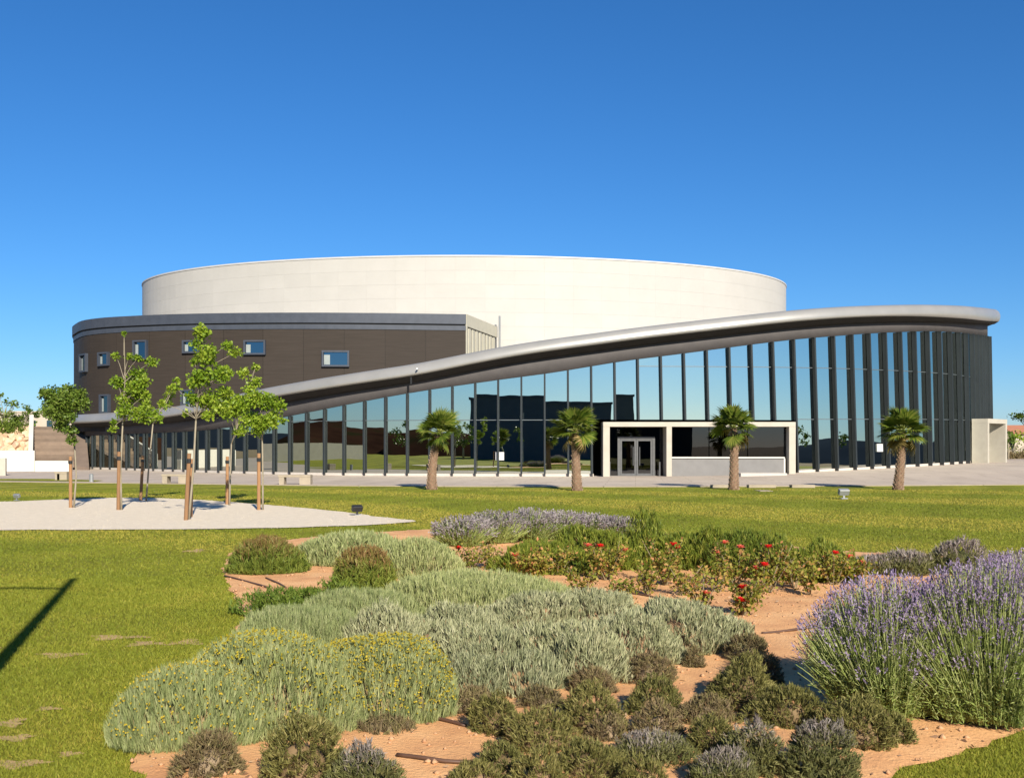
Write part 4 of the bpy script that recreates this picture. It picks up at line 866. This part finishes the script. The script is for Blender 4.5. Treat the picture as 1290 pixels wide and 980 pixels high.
# loose stones on the gravel island: uncountable
n = 9000; P = np.stack([rng.uniform(-30, 3, n), rng.uniform(22, 40, n)], 1); P = P[inpoly(P, [((x - np.mean([q[0] for q in sand_poly])) * 1.012 + np.mean([q[0] for q in sand_poly]), (y - 30) * 1.02 + 30) for x, y in sand_poly])]
P3 = np.stack([P[:, 0], P[:, 1], np.full(len(P), .02)], 1); V = []; Fs = []; b = 0
oc = np.array([(1, 0, 0), (-.6, .8, 0), (-.6, -.8, 0), (0, 0, .8)])
a_ = rng.uniform(0, 6.28, len(P)); s_ = rng.uniform(.008, .022, len(P)); ca, sa = np.cos(a_)[:, None], np.sin(a_)[:, None]
V = np.stack([P3[:, :1] + s_[:, None] * (oc[None, :, 0] * ca - oc[None, :, 1] * sa), P3[:, 1:2] + s_[:, None] * (oc[None, :, 0] * sa + oc[None, :, 1] * ca), P3[:, 2:] + s_[:, None] * oc[None, :, 2]], -1).reshape(-1, 3)
k4 = np.arange(len(P))[:, None] * 4; tag(big('loose_gravel', V, np.concatenate([k4 + (0, 1, 3), k4 + (1, 2, 3), k4 + (2, 0, 3)]), M['sand']), kind='stuff')
# soil clods and pebbles: uncountable
n = 9000; P = np.stack([rng.uniform(-5, 9, n), 5.4 * (22 / 5.4) ** rng.uniform(0, 1, n)], 1); P = P[inpoly(P, bed_poly)]
tet = np.array([(1, 0, -.4), (-.5, .87, -.4), (-.5, -.87, -.4), (0, 0, .8), ])
V = []; Fs = []
for i, (x, y) in enumerate(P):
    s_ = .004 + .026 * rng.uniform(0, 1) ** 3; a = rng.uniform(0, 6.28); c, sn = math.cos(a), math.sin(a); o8 = rng.uniform(.6, 1.2, (6, 1))
    oc = np.array([(1, 0, 0), (-1, 0, 0), (0, 1, 0), (0, -1, 0), (0, 0, .8), (0, 0, -.8)]) * o8 * s_
    oc = np.stack([oc[:, 0] * c - oc[:, 1] * sn + x, oc[:, 0] * sn + oc[:, 1] * c + y, oc[:, 2] + float(bed_z(x, y)) + s_ * .3], 1); b = 6 * i; V.append(oc)
    Fs += [(b, b + 2, b + 4), (b + 2, b + 1, b + 4), (b + 1, b + 3, b + 4), (b + 3, b, b + 4), (b + 2, b, b + 5), (b + 1, b + 2, b + 5), (b + 3, b + 1, b + 5), (b, b + 3, b + 5)]
tag(big('soil_clods', np.vstack(V), Fs, M['clod']), kind='stuff')
# drip hoses
HO = [([(283, 727), (310, 734), (345, 747)], 'drip hose on soil below the wide red-brown shrub'), ([(335, 730), (352, 738), (362, 745)], 'short drip hose end beside the low green herb'), ([(505, 735), (540, 741), (590, 743)], 'drip hose running between the santolina mounds'), ([(528, 906), (560, 914), (592, 921)], 'drip hose half buried beside the yellow santolina'), ([(500, 958), (560, 966), (650, 966)], 'drip hose across the open orange soil'), ([(720, 742), (800, 752), (900, 768)], 'long drip hose under the rose bushes'), ([(960, 800), (1000, 797), (1060, 790)], 'drip hose in the shade of the tall lavender')]
for pts, lab in HO:
    q = [gp(*p) for p in pts]; q2 = []
    for a, b in zip(q[:-1], q[1:]):
        for t in np.linspace(0, 1, 6, endpoint=False): x = a[0] + (b[0] - a[0]) * t; y = a[1] + (b[1] - a[1]) * t; q2.append((x, y, float(bed_z(x, y)) + .012 + .004 * math.sin(9 * x)))
    tag(MB().tube(q2, .013, 6).build('drip_hose', M['hose'], smooth=True), lab, 'hose')

# ------------------------------------------------------------------ trees
def leaf_cloud(C, Rr, cnt, size, flat=.8):
    """leaves spread round cluster centres"""
    idx = np.repeat(np.arange(len(C)), cnt); d = norm(rng.normal(size=(len(idx), 3))); rr = rng.uniform(.05, 1.0, len(idx)) ** .62 * rng.uniform(.7, 1.15, len(idx))
    P = C[idx] + d * (Rr[idx] * rr)[:, None] * (1, 1, flat); dr = norm(d * .6 + rng.normal(0, .6, d.shape) + (0, 0, -.15)); s_ = size * rng.uniform(.7, 1.25, len(idx))
    V, Fc = blades(P - dr * s_[:, None] * .5, dr, s_, s_ * .72, .1)
    ct = rng.uniform(0, 1, len(C))
    return V, Fc, np.repeat(np.clip(ct[idx] * .35 + rng.uniform(0, .65, len(idx)), 0, 1), 4)
def young_tree(label, basepx, trunkpx, clusters, mat, group, lsize=.092, kn=.9, stakes=()):
    X0, Y0 = gp(*basepx); sc_ = F / Y0; root = empty('young_tree', (X0, Y0, .02)); tag(root, label, 'tree', group)
    tp = Vector(((trunkpx[0] - basepx[0]) / sc_, 0.05, (basepx[1] - trunkpx[1]) / sc_))
    C = []; Rr = []
    for cx, cy, r in clusters:
        for q in range(2 if r > 9 else 1):
            C.append(((cx - basepx[0]) / sc_ + rng.normal(0, r / sc_ * .25), rng.uniform(-.45, .45) * (1 if r > 6 else .4), (basepx[1] - cy) / sc_ + rng.normal(0, r / sc_ * .2))); Rr.append(r / sc_ * 1.18)
    C = np.array(C); Rr = np.array(Rr)
    m = MB(); midp = tp * .5 + Vector((rng.normal(0, .03), .02, 0)); m.tube([(0, 0, -.03), midp * .5, midp, tp], [.034, .03, .027, .022], 7)
    top = Vector(C[np.argmax(C[:, 2])]); m.tube([tp, tp.lerp(top, .5) + Vector((.04, .03, 0)), top], [.022, .014, .005], 6)
    for c in C:
        c = Vector(c); t = min(.9, max(0.02, (c.z - tp.z) / max(.1, top.z - tp.z) - .25)); a = tp.lerp(top, t); m.tube([a, a.lerp(c, .5) + Vector((0, 0, .06)), c], [.011, .008, .004], 5, cap=False)
    m.build('trunk', M['bark'], root, smooth=True)
    cnt = np.maximum(16, (kn * 250 * (Rr / .3) ** 2).astype(int)); V, Fc, ti = leaf_cloud(C, Rr, cnt, lsize)
    big('crown', V, Fc, mat, root, tint=ti); return root
TG = 'young staked trees on the gravel island'
young_tree('young tree with dense deep green crown beside the tan staircase', (93, 640), (93, 560), [(72, 500, 17), (90, 505, 14), (64, 514, 14), (82, 519, 18), (99, 508, 11), (90, 540, 9), (92, 555, 7), (74, 533, 10), (100, 494, 8), (60, 496, 9), (84, 490, 9), (96, 530, 8)], M['leaf_dark'], TG, kn=1.15)
young_tree('slender young tree with a tall bare leader tipped by one tuft', (153, 643), (154, 532), [(157, 421, 4), (147, 448, 6), (160, 449, 6), (172, 452, 6), (187, 457, 8), (147, 484, 10), (169, 473, 11), (180, 483, 10), (152, 503, 10), (169, 498, 12), (183, 499, 8), (160, 522, 10), (174, 521, 11), (186, 525, 9), (142, 540, 6), (143, 533, 5), (199, 528, 6)], M['leaf'], TG)
young_tree('young tree with leaning trunk and thin sparse crown', (184, 632), (192, 535), [(204, 508, 9), (211, 500, 7), (196, 521, 9), (220, 490, 7), (190, 512, 7), (226, 480, 5)], M['leaf'], TG)
young_tree('tallest young tree with layered bright crown in front of the dark wing', (238, 655), (246, 531), [(255, 409, 4), (256, 423, 10), (250, 437, 9), (284, 434, 8), (271, 440, 9), (293, 448, 9), (267, 452, 13), (242, 457, 7), (273, 471, 13), (253, 479, 13), (232, 483, 8), (218, 490, 6), (206, 508, 6), (242, 504, 11), (262, 507, 13), (279, 515, 11), (267, 526, 8), (231, 522, 6), (283, 493, 10), (290, 470, 8)], M['leaf'], TG)
young_tree('young tree with dark tied stake, its crown mingling with both neighbours', (289, 637), (291, 560), [(295, 502, 11), (294, 521, 12), (307, 476, 9), (321, 462, 6), (298, 541, 9), (307, 513, 11), (322, 480, 9), (313, 490, 9)], M['leaf'], TG)
young_tree('young tree with broad low crown reaching over the curved roof rim', (331, 643), (330, 556), [(332, 499, 9), (321, 507, 11), (340, 507, 13), (353, 513, 9), (315, 530, 12), (329, 534, 13), (343, 527, 11), (357, 531, 5), (306, 546, 7), (329, 546, 7), (347, 540, 7)], M['leaf'], TG)
ST = [((89, 640), 575, 'round wooden stake beside the deep green young tree'), ((149, 643), 569, 'round wooden stake beside the slender tall-leader tree'), ((177, 631), 574, 'reddish wooden stake beside the leaning thin tree'), ((234, 656), 571, 'stout wooden stake leaning beside the tallest young tree'), ((240, 652), 578, 'second wooden stake crossing behind the tallest young tree'), ((286, 636), 575, 'dark-topped wooden stake tied to the tree with mingling crown'), ((326, 643), 571, 'slim wooden stake beside the broad low-crowned tree')]
for (bx, by), yt, lab in ST:
    x, y = gp(bx, by); h = (by - yt) / F * y; lx = .09 if 'leaning' in lab else rng.normal(0, .02)
    root = empty('tree_stake', (x, y, 0)); tag(root, lab, 'stake', 'wooden tree stakes')
    MB().tube([(0, 0, -.05), (lx * .5, 0, h * .5), (lx, 0, h)], [.055, .052, .05], 8).build('post', M['wood'], root, smooth=False)
    MB().tube([(lx * .9, -.02, h * .86), (lx * .9, -.02, h * .92)], .062, 8).build('tie', M['black'], root)

# fan palms
def fan_mesh(dry, seed):
    r = np.random.default_rng(seed); V = []; Fs = []; T = []; b = 0; nseg = 26
    for k in range(nseg):
        a = (k / (nseg - 1) - .5) * R(190); ln_ = .62 * (1 - .22 * abs(a / R(108)) ** 2) * r.uniform(.9, 1.08); dr = np.array((math.cos(a), math.sin(a), 0)); sd_ = np.array((-dr[1], dr[0], 0))
        droop = -.09 * (1 if not dry else 2.6) * r.uniform(.5, 1.6); fold = .012 * (-1) ** k; tt_ = r.uniform(0, 1)
        V += [(0, 0, 0), dr * ln_ * .55 + sd_ * .036 + (0, 0, fold), dr * ln_ * .55 - sd_ * .036 + (0, 0, -fold), dr * ln_ * .82 + sd_ * .017 + (0, 0, droop * .4), dr * ln_ * .82 - sd_ * .017 + (0, 0, droop * .4), dr * ln_ + (0, 0, droop)]
        Fs += [(b, b + 2, b + 1), (b + 1, b + 2, b + 4), (b + 1, b + 4, b + 3), (b + 3, b + 4, b + 5)]; T += [tt_] * 6; b += 6
    me_o = big('frond', np.array([np.array(v, float) + (.40, 0, .0) for v in V]), Fs, M['frond_dry'] if dry else M['frond'], tint=T); me = me_o.data; bpy.data.objects.remove(me_o)
    p = MB().tube([(0, 0, 0), (.2, 0, .02), (.42, 0, 0)], [.022, .016, .012], 5); mp = bpy.data.meshes.new('petiole'); mp.from_pydata(p.v, [], p.f); mp.materials.append(M['petiole'])
    return me, mp
FAN = [fan_mesh(False, i) for i in range(3)]; FAND = [fan_mesh(True, 9)]
def palm(label, basepx, crownpx, seed, lean_b=0.0, nfr=24, size=1.0, group='fan palms along the plaza', small=None):
    r = np.random.default_rng(seed); X0, Y0 = gp(*basepx); sc_ = F / Y0; root = empty('palm_tree', (X0, Y0, 0)); tag(root, label, 'palm tree', group)
    top = Vector(((crownpx[0] - basepx[0]) / sc_, 0, (basepx[1] - crownpx[1]) / sc_)); hgt_ = top.z
    pts = [Vector((0, 0, -.05)).lerp(top, t) + Vector((lean_b * math.sin(t * 3.1), 0, 0)) for t in np.linspace(0, 1, 9)]
    rad = [.235, .205, .185, .175, .168, .16, .155, .14, .11]
    tr = MB().tube(pts, rad, 14).build('trunk', M['palm_bark'], root, smooth=True)
    m = MB(); nb_ = 0                     # leaf-base boots spiralling up the trunk
    nr_ = int(hgt_ / .095)
    for k in range(nr_):
        t = (k + .5) / nr_; c = Vector(pts[0]).lerp(top, t) + Vector((lean_b * math.sin(t * 3.1), 0, 0)); rr = np.interp(t, np.linspace(0, 1, 9), rad)
        for q in range(7):
            a = 2 * math.pi * (q + .5 * (k % 2)) / 7 + r.normal(0, .06); rd = Vector((math.cos(a), math.sin(a), 0)); td = Vector((-math.sin(a), math.cos(a), 0)); w_ = rr * .36
            b0 = c + rd * (rr - .015); tipo = c + rd * (rr + r.uniform(.025, .06)) + Vector((0, 0, .085)); zz = Vector((0, 0, 1))
            m.add([b0 - td * w_ - zz * .04, b0 + td * w_ - zz * .04, tipo + td * w_ * .35, tipo - td * w_ * .35, b0 + zz * .08], [(0, 1, 2, 3), (1, 4, 2), (0, 3, 4), (2, 4, 3)])
    m.build('leaf_base', M['palm_boot'], root)['kind'] = 'stuff'
    for k in range(nfr):
        u = (k + .5) / nfr; el = R(86 - 118 * u ** 1.1 + r.normal(0, 11)) if u < .93 else R(r.uniform(-62, -40)); az = k * 2.39996 + r.normal(0, .2); dry = u > .9 and r.uniform() < .7
        me, mp = (FAND[0] if dry else FAN[r.integers(3)]); s_ = size * r.uniform(.85, 1.1) * (1.0 if u > .15 else .8)
        # the blade hangs from the petiole: long axis along the petiole
        dirv = Vector((math.cos(az) * math.cos(el), math.sin(az) * math.cos(el), math.sin(el))); q_ = dirv.to_track_quat('X', 'Z') @ Quaternion((1, 0, 0), r.normal(0, .35))
        o = link('frond', me, root); o.rotation_mode = 'QUATERNION'; o.rotation_quaternion = q_; o.scale = (s_,) * 3; o.location = top + Vector((0, 0, .05)) + dirv * .05
        pt = link('petiole', mp, o)
    return root
palm('fan palm with curved leaning trunk and ragged crown, no portal behind it', (544, 617), (554, 546), 3, -.12, 28, 1.12)
palm('straight fan palm with a low drooping frond beside the entrance portal', (727, 618), (724, 543), 5, 0, 32, 1.17)
palm('slim fan palm in front of the grey entrance bay wall', (924, 617), (924, 540), 8, .03, 30, 1.1)
palm('stocky fan palm with wide dark crown in front of the black fins', (1131, 617), (1137, 545), 12, .02, 36, 1.2)

# background trees left and right, hedge on the terrace
def far_tree(label, x, y, z0, trunk_h, spread, hgt_, mat, ncl=16, ls=.3, name='background_tree', group='trees beyond the plaza', kn=60, cat='tree'):
    root = empty(name, (x, y, z0)); tag(root, label, cat, group)
    C = norm(rng.normal(size=(ncl, 3))) * (rng.uniform(.3, 1, (ncl, 1)) ** .5) * (spread, spread, hgt_ * .5) + (0, 0, trunk_h + hgt_ * .45); Rr = rng.uniform(.28, .45, ncl) * spread
    m = MB(); m.tube([(0, 0, -.1), (.05, 0, trunk_h * .6), (0, .1, trunk_h + hgt_ * .4)], [.05 * spread + .05, .04 * spread + .04, .03], 7)
    for c in C: a = Vector((0, .05, trunk_h * .95)); c = Vector(c); m.tube([a, a.lerp(c, .5) + Vector((0, 0, .1)), c], [.05, .035, .012], 5, cap=False)
    m.build('trunk', M['bark'], root, smooth=True); V, Fc, ti = leaf_cloud(C, Rr, np.full(ncl, kn), ls); big('crown', V, Fc, mat, root, tint=ti); return root
far_tree('small airy tree with sky showing through, on the terrace above the boulders', X_of(6, 101), 101, 3.2, 1.4, 1.7, 2.9, M['leaf_dark'], 13, .24, kn=42)
far_tree('leafy terrace tree next to the white stair wall', X_of(32, 103), 103, 3.2, .7, 1.5, 2.2, M['leaf_dark'], 12, .24, kn=60)
far_tree('bushy tree further along the terrace beyond the boulder wall', X_of(-60, 100), 100, 3.2, 1.0, 2.6, 4.0, M['leaf_dark'], 16, .3)
far_tree('dark pine-like tree standing beyond the right end of the plaza', X_of(1296, 92), 92, .6, 2.9, 1.6, 3.4, M['leaf_dark'], 12, .22, kn=70)
far_tree('low dark tree next to the small portal at the hall end', X_of(1270, 98), 98, .6, 1.7, 1.0, 2.2, M['leaf_dark'], 9, .2, kn=60)
far_tree('bushy green tree in front of the small white house', X_of(1276, 108), 108, .6, .5, 2.0, 2.4, M['leaf'], 12, .25, kn=60)
for k, px in enumerate((-70, -45, -20, 2, 24)):
    shx = X_of(px, 98); root = empty('hedge_plant', (shx, 97.6, 3.2)); tag(root, 'clipped green hedge plant on top of the boulder wall', 'hedge', 'hedge plants on the terrace')
    V, Fc, ti, hg = mound(1.2, .7, 1.0, 240, 6, .22, .12, .3, .6, .2); big('foliage', V, Fc, M['herb'], root, tint=ti, hgt=hg)
for k, px in enumerate((1262, 1272, 1284, 1296)):
    shx = X_of(px, 101); root = empty('dry_bush', (shx, 101, .55)); tag(root, 'low dry brown bush beyond the plaza edge', 'shrub', 'dry bushes beyond the plaza')
    V, Fc, ti, hg = mound(.9, .7, .75, 200, 6, .18, .09, .3, .6, .25); big('foliage', V, Fc, M['heath_brown'], root, tint=ti, hgt=hg)
# houses far behind
def house(label, x, y, w, d, h, z0=0.5, flat=False):
    root = empty('house', (x, y, z0)); tag(root, label, 'house')
    MB().box(-w / 2, w / 2, -d / 2, d / 2, -1, h).build('wall', M['cream_house'], root)
    if flat: MB().box(-w / 2 - .15, w / 2 + .15, -d / 2 - .15, d / 2 + .15, h + .003, h + .3).build('roof', M['cream_house'], root)
    else:
        a = .4; MB().add([(-w / 2 - a, -d / 2 - a, h), (w / 2 + a, -d / 2 - a, h), (w / 2 + a, d / 2 + a, h), (-w / 2 - a, d / 2 + a, h), (-w / 2 - a, 0, h + 1.4), (w / 2 + a, 0, h + 1.4)], [(0, 1, 5, 4), (2, 3, 4, 5), (0, 4, 3), (1, 2, 5), (3, 2, 1, 0)]).build('roof', M['red_roof'], root)
    for k in range(int(w / 2.5)):
        xx = -w / 2 + (k + .5) * w / int(w / 2.5); wd_ = MB().box(xx - .5, xx + .5, -d / 2 - .04, -d / 2 - .002, h * .35, h * .75).build('window', M['window_glass'], root); MB().box(xx - .6, xx + .6, -d / 2 - .12, -d / 2 - .003, h * .35 - .12, h * .35 - .005).build('sill', M['sill'], wd_)
    return root
house('small white house glimpsed beyond the trees at the plaza end', X_of(1282, 150), 150, 9, 8, 3.2, .5)
house('cream flat-roofed house on the slope beyond the staircase', X_of(66, 190), 190, 12, 9, 5.6, 2.5, True)
house('long cream house on the slope beyond the terrace trees', X_of(20, 200), 200, 16, 9, 6.0, 2.0, True)

# ------------------------------------------------------------------ small furniture
def bench(label, px0, px1, yb):
    x0, y = gp(px0, yb); x1 = X_of(px1, y); L_ = x1 - x0; root = empty('stone_bench', ((x0 + x1) / 2, y + .3, .03)); tag(root, label, 'bench', 'stone benches on the plaza')
    MB().box(-L_ / 2, L_ / 2, -.3, .3, .36, .48).build('seat', M['kerb'], root, bevel=.01)
    for a, b in ((-L_ / 2 + .05, -L_ / 2 + .3), (L_ / 2 - .55, L_ / 2 - .003)): MB().box(a, b, -.29, .29, 0, .357).build('leg', M['kerb'], root)
bench('low stone bench at the lawn edge below the broad-crowned tree', 350, 391, 611); bench('low stone bench at the lawn edge below the tallest tree', 203, 238, 609.5); bench('low stone bench before the low white wall', 68, 84, 605.5)
for px0, px1, lab in ((896, 927, 'short pale stone slab behind the slim fan palm'), (942, 976, 'longest pale stone slab between two other slabs at the lawn edge'), (996, 1025, 'pale stone slab at the lawn edge below the portal corner')):
    x0, y = gp(px0, 614.2); x1 = X_of(px1, y); o = MB().box(-(x1 - x0) / 2, (x1 - x0) / 2, -.25, .25, 0, .14).build('stone_slab', M['kerb'], bevel=.012, loc=((x0 + x1) / 2, y, 0)); tag(o, lab, 'slab', 'pale slabs at the lawn edge')
def flood(label, px, py, mat, s_=1.0, rz=0):
    x, y = gp(px, py); root = empty('ground_floodlight', (x, y, .02), rz); tag(root, label, 'floodlight'); 
    MB().box(-.11 * s_, .11 * s_, -.08 * s_, .08 * s_, 0, .03 * s_).build('base_plate', M['greymetal'], root)
    MB().box(-.03 * s_, .03 * s_, -.02 * s_, .02 * s_, .03 * s_, .14 * s_).build('bracket', mat, root)
    mm = Matrix.Translation((0, 0, .22 * s_)) @ Matrix.Rotation(R(25), 4, 'X'); hd_ = MB().box(-.17 * s_, .17 * s_, -.07 * s_, .09 * s_, -.09 * s_, .10 * s_, mm).build('housing', mat, root, bevel=.012)
    MB().box(-.14 * s_, .14 * s_, .091 * s_, .1 * s_, -.07 * s_, .08 * s_, mm).build('lens', M['window_glass'], root)
flood('small black floodlight near the pointed tip of the gravel island', 450, 650, M['black'], .85, .5)
flood('grey box floodlight standing on the mown lawn before the dark fins', 1063, 629, M['greymetal'], 1.1, .1)
flood('small pale floodlight beside the gravel island and lawn shadow', 21, 631, M['greymetal'], .7, -.3)
x, y = gp(115, 607.6); o = MB().tube([(0, 0, 0), (0, 0, .4), (0, 0, .44)], [.11, .11, .06], 10).build('bollard', M['greymetal'], loc=(x, y, .03)); tag(o, 'short grey bollard on the path near the deep green tree', 'bollard')
x, y = gp(962, 618.5); o = MB().box(-.28, .28, -.5, .5, 0, .03).build('access_cover', M['kerb'], bevel=.008, loc=(x, y, 0)); tag(o, 'flat pale access cover set in the lawn', 'cover')

# street lamp whose shadow falls on the lawn
lx, ly = -2.9, 3.9; lamp = empty('street_lamp', (lx, ly, 0)); tag(lamp, 'tall street lamp with side arm on the lawn', 'street lamp')
MB().tube([(0, 0, 0), (0, 0, 3), (0, 0, 6.05)], [.085, .075, .06], 12).build('pole', M['greymetal'], lamp)
MB().tube([(0, 0, 5.45), (-.5, -.12, 5.56), (-1.9, -.3, 5.62)], [.04, .04, .035], 8).build('arm', M['greymetal'], lamp)
MB().box(-2.6, -1.85, -.42, -.2, 5.57, 5.68).build('lamp_head', M['greymetal'], lamp)

# ------------------------------------------------------------------ what the glass mirrors: blocks, trees, hills behind and beside the camera
def block(label, x, y, w, d, h, rz=0):
    root = empty('office_block', (x, y, 0), rz); tag(root, label, 'building')
    MB().box(-w / 2, w / 2, -d / 2, d / 2, -.3, h).build('wall', M['block'], root)
    MB().box(-w / 2 - .2, w / 2 + .2, -d / 2 - .2, d / 2 + .2, h + .003, h + .4).build('roof', M['coping'], root)
    for k in range(int(w / 5)):
        xx = -w / 2 + (k + .5) * w / int(w / 5)
        for zz in ([h * .5] if w < 10 else []): wd_ = MB().box(xx - 1.2, xx + 1.2, d / 2 + .002, d / 2 + .06, zz, zz + 2).build('window', M['window_glass'], root)
block('long charcoal office block behind the lawn', -16, -58, 38, 16, 10.4, 0)
block('lower charcoal office block beside the long one', 12, -57, 17, 14, 9.6, 0)
block('narrow charcoal tower block at the end of the row', 28, -60, 9, 12, 11.4, 0)
for k, (x, y) in enumerate(((-16, -26), (-7, -24), (2, -27), (10, -25), (45, -30), (52, -22), (60, 0), (64, 22), (70, 40), (-40, -20), (-48, 0), (-30, -28))):
    far_tree('leafy tree in the row behind the lawn', x, y, 0, 2.0, 2.2, 3.8, M['leaf_dark'], 14, .32, group='trees behind the lawn', kn=45)
def ridge(name, a0, a1, r0, hfun, n=60, depth=500, mat=None):
    V = []; Fs = []
    for i in range(n + 1):
        t = i / n; a = a0 + (a1 - a0) * t
        for q, (rr, hh) in enumerate(((0, -1), (.35, .6), (.7, 1), (1, -1))): V.append(((r0 + depth * rr) * math.sin(a), (r0 + depth * rr) * math.cos(a), hfun(t) * hh if hh > 0 else -2))
    for i in range(n):
        for q in range(3): Fs.append((i * 4 + q, i * 4 + q + 1, i * 4 + q + 5, i * 4 + q + 4))
    tag(big(name, V, Fs, mat or M['hill'], smooth=True), kind='structure')
ridge('hills', R(62), R(150), 1500, lambda t: 14 + 30 * math.sin(math.pi * t) ** 1.2 * (1 + .3 * math.sin(11 * t) + .15 * math.sin(29 * t)))
ridge('hills', R(215), R(318), 1300, lambda t: 10 + 22 * math.sin(math.pi * t) * (1 + .3 * math.sin(9 * t + 1)))
# brown earth bank and white wall west of the lawn (mirrored in the left-hand glass)
ridge('earth_bank', R(236), R(292), 100, lambda t: 3.2 + 4.5 * math.sin(math.pi * t) ** .6 + .6 * math.sin(23 * t), 40, 40, M['bank'])
ridge('earth_bank', R(196), R(247), 84, lambda t: 5.6 * max(0, math.sin(math.pi * t)) ** .35 * (1 + .1 * math.sin(31 * t)), 40, 30, M['bank'])
o = MB().box(-84, -83.5, -10, 62, -.2, 2.4).build('boundary_wall', M['concrete']); tag(o, 'long white boundary wall at the foot of the earth bank', 'wall')

# ------------------------------------------------------------------ grass blades on the near lawn: uncountable
def grass(n, d0, d1, ln, wd, power=1.0):
    D = d0 * (d1 / d0) ** rng.uniform(0, 1, n) if power == 1 else np.sqrt(rng.uniform(d0 ** 2, d1 ** 2, n)); X = rng.uniform(-.56, .56, n) * D
    P = np.stack([X, D], 1); keep = ~inpoly(P, bed_poly) & ~inpoly(P, sand_poly)
    for cx, cy, rx, ry in bare_world: keep &= ~((((X - cx) / rx) ** 2 + ((D - cy) / ry) ** 2) < rng.uniform(-1.1, 1.3, n))
    X, D = X[keep], D[keep]; k = len(X); z = gz(X, D); sc_ = (D / d0) ** .6
    patch = .5 + .25 * np.sin(X * 1.7 + 2 * np.sin(D * .9)) * np.sin(D * 1.3 + 1.5 * np.sin(X * .8)) + .2 * np.sin(X * 5.3 + 3 * np.sin(D * 2.1 + X)) * np.sin(D * 4.1 + 2 * np.sin(X * 3.3)) + (.85 * np.clip((D - 13) / 12, 0, 1)) * np.tanh(3 * np.sin(X * .42 + D * .55 + 1.3 * np.sin(X * .13) + .8 * np.sin(D * .31)))
    P3 = np.stack([X, D, z - .004], 1); dr = norm(rng.normal(0, .7, (k, 3)) * (1, 1, 0) + (0, 0, 1)); L_ = ln * rng.uniform(.55, 1.3, k) * np.minimum(sc_, 1.4); Wd = wd * sc_
    side = norm(np.cross(dr, rng.normal(size=(k, 3)))) * (Wd * .5)[:, None]
    V = np.stack([P3 - side, P3 + side, P3 + dr * L_[:, None]], 1).reshape(-1, 3)
    return V, np.repeat(np.clip(.06 + .62 * patch * rng.uniform(.4, 1, k) + rng.uniform(0, .38, k) + .3 * (rng.uniform(0, 1, k) < .05), 0, 1), 3)
V1, t1 = grass(420000, 5.4, 15, .028, .006); V2, t2 = grass(300000, 12, 46, .034, .012)
V = np.vstack([V1, V2]); tag(big('grass', V, np.arange(len(V)).reshape(-1, 3), M['grass'], tint=np.concatenate([t1, t2])), kind='stuff')
